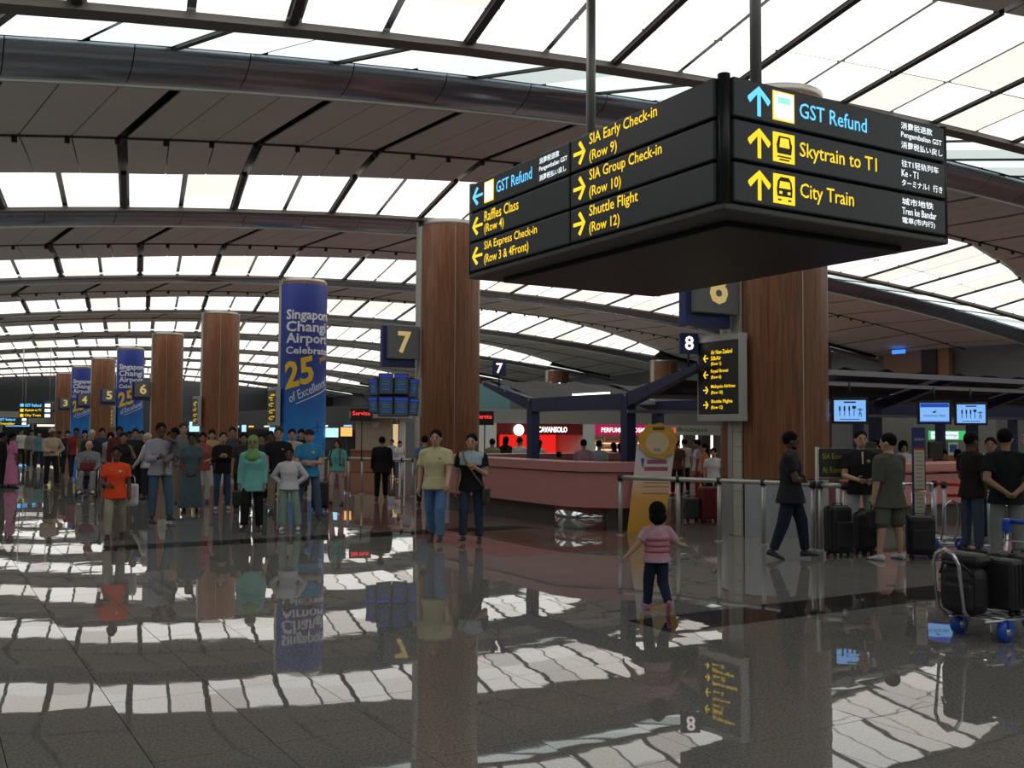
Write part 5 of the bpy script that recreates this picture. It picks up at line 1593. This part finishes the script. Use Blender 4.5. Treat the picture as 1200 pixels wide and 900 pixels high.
P('man in cream shirt between the black polo and the blue tee', 341, 594, 503, 180, skin='light', top=(.50, .45, .34), bottom=KHAKI)
aqua = P('woman in aqua tee and pink trousers with a backpack', 395, 592, 514, 158, female=True, skin='light', hair='brown', hairstyle='bob', top=(.14, .42, .40), bottom=(.48, .33, .31), arms=('down', 'down'), leg=('stand', 'fwd'), hem=-.04)
P('woman in long slate blue dress beside the man with the toddler', 223, 601, 507, 176, female=True, skin='dark', hairstyle='tail', top=(.085, .12, .14), legs='dress', arms=('low_clasp', 'low_clasp'), build=1.08)
P('woman in red top and white trousers behind the slate dress', 236, 590, 507, 182, female=True, skin='mid', hairstyle='long', top=(.35, .08, .07), bottom=(.45, .43, .38), arms=('clasp', 'down'))
P('woman in black jacket and jeans holding her hands together', 260, 597, 507, 184, female=True, skin='light', hairstyle='tail', top=BLK, sleeve='long', bottom=JEANS, arms=('strap', 'strap'), shoes=(.4, .4, .42), head_pitch=8)
P('dark haired man behind the woman in black jacket', 271, 585, 501, 180, skin='mid', top=(.05, .05, .055), bottom=BLK)
P('woman in dark top just behind the teal blouse', 284, 600, 507, 180, female=True, skin='mid', hairstyle='long', top=(.05, .035, .035), bottom=BLK)
P('woman in white tunic and pale shawl seen from the side', 171, 585, 508, 70, female=True, skin='light', hair=(.42, .37, .30), hairstyle='shawl', top=(.50, .47, .48), sleeve='long', bottom=NAVY_C, arms=('fwd', 'down'))
P('tall man in plaid grey shirt behind the toddler', 213, 590, 496, 190, skin='light', hair='brown', top=(.16, .17, .17), bottom=KHAKI)
P('woman in black top raising her hand to her face', 143, 590, 507, 185, female=True, skin='mid', hairstyle='tail', top=(.02, .018, .02), sleeve='short', bottom=BLK, arms=('phone', 'down'))
P('man in dark jacket with red shirt behind the boy', 138, 580, 500, 180, skin='dark', top=(.10, .02, .02), sleeve='long', bottom=BLK)
P('dark clothed person left of the pale shawl', 157, 583, 503, 180, skin='mid', top=BLK, sleeve='long', bottom=BLK)
P('dark clothed person standing close behind the pale shawl', 165, 578, 505, 170, skin='mid', top=(.02, .02, .025), sleeve='long', bottom=NAVY_C)
P('person with pale jacket behind the boy in orange', 128, 576, 507, 180, skin='light', female=True, hairstyle='bob', top=(.40, .37, .34), sleeve='long', bottom=NAVY_C)
P('man in dark jacket pushing the wheelchair', 106, 577, 504, 180, skin='light', hair='grey', top=(.02, .022, .03), sleeve='long', bottom=NAVY_C, arms=('hold', 'hold'), extras=('placket',), build=1.06)
# wheelchair and its rider
wc_p = gp(103, 582)
wc = thing('wheelchair', 'wheelchair with dark frame carrying an old man', 'wheelchair', wc_p, math.radians(198))
MB().bbox(0, 0, 0.47, 0.44, 0.42, 0.05, 0.01).build('seat', M_BLACK, wc)
MB().bbox(0, -0.22, 0.72, 0.44, 0.04, 0.46, 0.01).build('backrest', M_BLACK, wc)
for sx in (-1, 1):
    wl = MB()
    wl.tube([(sx * 0.27, -0.12 + 0.29 * math.cos(a * math.pi / 12), 0.30 + 0.29 * math.sin(a * math.pi / 12)) for a in range(25)], 0.014, 6)
    w_ = wl.build('rear_wheel', M_BLACK, wc)
    for a in range(6): MB().tube([(sx * .27, -.12, .30), (sx * .27, -.12 + .28 * math.cos(a * math.pi / 3), .30 + .28 * math.sin(a * math.pi / 3))], 0.004, 5).build('spoke', M_SILV, w_)
    MB().tube([(sx * .22, .33, .09), (sx * .25, .33, .09)], 0.09, 14).build('caster', M_BLACK, wc)
    MB().tube([(sx * .25, .33, .10), (sx * .25, .28, .47), (sx * .25, .25, .68), (sx * .25, -.22, .68), (sx * .25, -.22, .95), (sx * .25, -.32, .97)], 0.013, 6).build('side_frame', M_SILV, wc)
    MB().box(sx * .11, .48, .10, .14, .20, .02).build('footrest', M_BLACK, wc)
    MB().tube([(sx * .12, .25, .45), (sx * .12, .42, .12)], 0.012, 6).build('footrest_bar', M_SILV, wc)
rider = make_person('white haired old man in grey sitting in the wheelchair', wc_p, 198, 1.70, skin='light', hair='grey', hairstyle='bald', top=(.20, .21, .22), sleeve='long', bottom=(.26, .26, .25), arms=('lap', 'clasp'), leg=('sit', 'sit'), shoes=(.5, .5, .48), voxel=0.018, lift=0.11)
P('woman in long pink dress facing right at the left edge', 13, 572, 507, -60, female=True, skin='dark', hairstyle='tail', top=(.62, .20, .36), sleeve='elbow', legs='dress', arms=('clasp', 'down'))
P('man in beige shirt and black trousers, grey haired', 59, 571, 502, 200, skin='dark', hair='grey', top=(.48, .36, .27), sleeve='long', bottom=BLK, arms=('hip', 'clasp'), leg=('stride_f', 'stand'), tuck=True)
P('person in black at the very left edge', 1, 571, 507, -70, skin='dark', top=BLK, sleeve='long', bottom=BLK, legs='wide')
far_people = [(45, 551, 'teal shirt', (.10, .25, .30), NAVY_C, 170), (36, 549, 'grey shirt', (.25, .25, .24), BLK, 190), (88, 562, 'maroon shirt', (.22, .03, .03), NAVY_C, 175), (78, 558, 'dark coat', (.02, .02, .022), BLK, 185),
              (24, 547, 'white shirt', (.5, .5, .48), BLK, 200), (68, 550, 'brown shirt', (.16, .09, .05), BLK, 165), (98, 566, 'olive shirt', (.14, .13, .07), JEANS, 180), (118, 570, 'navy shirt', (.03, .05, .12), BLK, 190),
              (150, 573, 'pale pink shirt', (.5, .32, .32), BLK, 175), (247, 580, 'tan shirt', (.34, .24, .14), JEANS, 182), (305, 588, 'charcoal shirt', (.03, .03, .03), BLK, 178), (316, 582, 'wine red shirt', (.2, .03, .05), BLK, 185), (352, 580, 'black shirt', BLK, BLK, 180),
              (198, 575, 'ivory shirt', (.5, .46, .38), KHAKI, 180)]
for i, (x, fy, nm, tc_, bc, yw) in enumerate(far_people):
    P('distant person in %s standing in the left crowd' % nm, x, fy, None, yw, H=1.62 + 0.03 * ((i * 7) % 5), skin=('light', 'mid', 'dark')[i % 3], top=tc_, sleeve=('short', 'long')[i % 2], bottom=bc, female=i % 3 == 0, hairstyle='long' if i % 3 == 0 else 'short', voxel=0.025, group='distant crowd')

# -- people behind the pink counter
bp = [(577, 27.5, 1.50, 'olive shirt left of the red shop', (.20, .22, .13), 20, False), (593, 28.5, 1.56, 'dark clothes in front of the red shop', (.03, .025, .025), -20, True), (609, 27.0, 1.55, 'white shirt under the round white shop sign', (.52, .55, .50), -40, False),
      (632, 27.0, 1.48, 'white blouse beside the navy canopy post', (.5, .5, .48), -30, True), (655, 23.0, 1.24, 'black hair just above the pink counter', BLK, 0, False), (684, 24.0, 1.52, 'pink shirt and dark strap behind the pink counter', (.50, .32, .38), -15, False),
      (702, 24.5, 1.49, 'pale blue shirt behind the pink counter', (.40, .46, .54), -25, False), (719, 27.0, 1.42, 'teal top near the perfume shop', (.12, .28, .28), 30, True), (727, 25.5, 1.42, 'black top right of the teal top', BLK, 15, True),
      (793, 27.0, 1.50, 'brown shirt right of the standee', (.18, .08, .05), 10, False), (802, 28.0, 1.52, 'white shirt near the bright columns', WHT, 25, False), (817, 25.5, 1.52, 'striped white shirt with red trousers', (.55, .54, .56), 80, False),
      (826, 25.0, 1.42, 'orange sleeveless top', (.60, .20, .08), 90, True), (836, 22.0, 1.36, 'white top beside the grey pillar edge', WHT, 160, False), (752, 26.0, 1.46, 'grey top half behind the standee', (.2, .2, .2), 0, False)]
for x, dist, H, nm, tc_, yw, fem in bp:
    PZ('person with %s' % nm, x, dist, H, yw, skin='mid' if x % 2 else 'light', top=tc_, bottom=BLK if 'red' not in nm else (.4, .03, .03), female=fem, hairstyle='long' if fem else 'short', arms=('desk', 'down') if 680 < x < 710 else ('down', 'down'), group='people behind the pink counter')
for x, dist, H, nm, tc_, yw in ((1026, 20.5, 1.55, 'dark top behind the smiling man', (.03, .03, .035), 170), (1058, 20.6, 1.55, 'white shirt behind the grey shirted man', WHT, 175), (1105, 22.0, 1.35, 'dark uniform at the desk under the screens', (.03, .02, .05), 180), (1122, 22.5, 1.35, 'purple uniform at the desk, right of the dark uniform', (.12, .04, .10), 180),
                                (1172, 23.0, 1.45, 'dark blue uniform behind the right desks', (.03, .03, .09), 180)):
    PZ('staff person with %s' % nm, x, dist, H, yw, skin='light', top=tc_, bottom=BLK, female=True, hairstyle='bob', group='staff behind the desks')

# ------------------------------------------------------------------ carried bags
def bag(name, label, cat, c, w, d, h, m, yaw=0.0, strap_to=None, grp=None, handles=True):
    t = thing(name, label, cat, c, yaw, grp)
    MB().bbox(0, 0, -h / 2, w, d, h, min(w, d, h) * 0.3).build('pouch', m, t)
    MB().bbox(0, -d / 2 + 0.004, -h * 0.30, w * 0.96, 0.02, h * 0.45, 0.008).build('flap', m, t)
    if strap_to is not None:
        v = Vector(strap_to) - Vector(c)
        v = Matrix.Rotation(-yaw, 4, 'Z') @ v
        MB().tube([(-w * .4, 0, -0.02), v + Vector((0, 0, 0.01)), (w * .4, 0, -0.02)], 0.012, 6).build('strap', m, t)
    elif handles:
        MB().tube([(-w * .25, 0, -0.01), (-w * .2, 0, 0.10), (0, 0, 0.14), (w * .2, 0, 0.10), (w * .25, 0, -0.01)], 0.009, 6).build('handle', m, t)
    return t
M_BAGB = mat('bag_black', (0.014, 0.013, 0.013), rough=0.5)
# crossbody bag of the two-tone tee man: strap over the left shoulder, pouch on the right hip
W = bagman['W']
hipp = W @ (bagman['sp'](-0.08) + Vector((-0.24, 0.02, 0)))
t = thing('shoulder_bag', 'dark olive shoulder bag at the hip of the two-tone tee man', 'bag', hipp, math.radians(176))
m_ol = mat('bag_olive', (0.04, 0.036, 0.025), rough=0.7)
MB().bbox(0, 0, -0.10, 0.10, 0.28, 0.24, 0.03).build('pouch', m_ol, t)
MB().bbox(-0.045, 0, -0.05, 0.03, 0.27, 0.14, 0.01).build('flap', m_ol, t)
inv = (Matrix.Translation(hipp) @ Matrix.Rotation(math.radians(176), 4, 'Z')).inverted()
path = [bagman['W'] @ (bagman['sp'](z) + Vector((x, y, 0))) for z, x, y in ((-.02, -.20, .10), (.12, -.10, .150), (.28, .01, .165), (.42, .10, .145), (.53, .14, .06), (.55, .145, -.02), (.42, .10, -.15), (.15, -.08, -.15), (-.02, -.20, -.06))]
MB().tube([inv @ p for p in path], 0.016, 6).build('strap', mat('strap_olive', (0.16, 0.14, 0.10), rough=0.8), t)
h = boy['hand'][1]
bag('plastic_bag', 'white plastic bag hanging beside the boy in orange', 'bag', (gp(153, 632).x, gp(153, 632).y, 0.86), 0.20, 0.12, 0.34, mat('plastic_white', (0.60, 0.60, 0.62), rough=0.4), 0.2)
h = hij['hand'][-1]
bag('handbag', 'dark handbag hanging from the hand of the teal bloused woman', 'bag', (gp(280, 606).x, gp(280, 606).y, 0.52), 0.26, 0.12, 0.30, M_BAGB, 0.1)
bag('handbag', 'black shoulder bag on the back of the pale shawl woman', 'bag', (gp(176, 583).x, gp(176, 583).y - 0.25, 0.95), 0.24, 0.14, 0.34, M_BAGB, 0.2, strap_to=(gp(173, 583).x, gp(173, 583).y - .1, 1.42))
W = bluet['W']; q = W @ (bluet['sp'](-.06) + Vector((.10, .20, 0)))
bag('waist_bag', 'black camera bag worn in front by the blue tee man', 'bag', q, 0.24, 0.12, 0.20, M_BAGB, math.pi, handles=False)
suitcase(gp(375, 598), 0.36, 0.26, 0.62, 'black suitcase behind the man in the blue tee', rz=0.1, soft=True)
def backpack(pp, m, label):
    W = pp['W']; t = thing('backpack', label, 'backpack', W @ (pp['sp'](.25) + Vector((0, -.20, 0))), pp['obj'].rotation_euler.z, 'backpacks')
    s = pp['S']
    MB().bbox(0, 0, 0, .28 * s, .16 * s, .42 * s, .05).build('pack', m, t)
    MB().bbox(0, -.09 * s, -.06, .22 * s, .06 * s, .22 * s, .02).build('pocket', m, t)
    for sd in (-1, 1):
        MB().tube([(sd * .10, .06, -.14), (sd * .125, .33, -.10), (sd * .12, .355, .08), (sd * .105, .31, .21), (sd * .10, .20, .295), (sd * .10, .06, .22)], 0.016, 6).build('strap', m, t)
backpack(aqua, M_BAGB, 'dark backpack on the woman in aqua tee')
# red bag on the wheelchair rider's lap
W = rider['W']; q = W @ (rider['sp'](0.12) + Vector((0, .34, 0)))
bag('lap_bag', 'dark red bag on the lap of the wheelchair rider', 'bag', (q.x, q.y, q.z + 0.16), 0.34, 0.16, 0.24, mat('bag_wine', (0.16, 0.02, 0.03), rough=0.6), 0)
bpk = gp(1018, 640)
W = greyman['W']
bag('document_bag', 'small black bag in the hand of the grey shirted man', 'bag', tuple(greyman['hand'][-1] + Vector((0, 0, -0.05))), 0.22, 0.10, 0.24, M_BAGB, 0.4)

bpy.data.scenes.remove(_work)
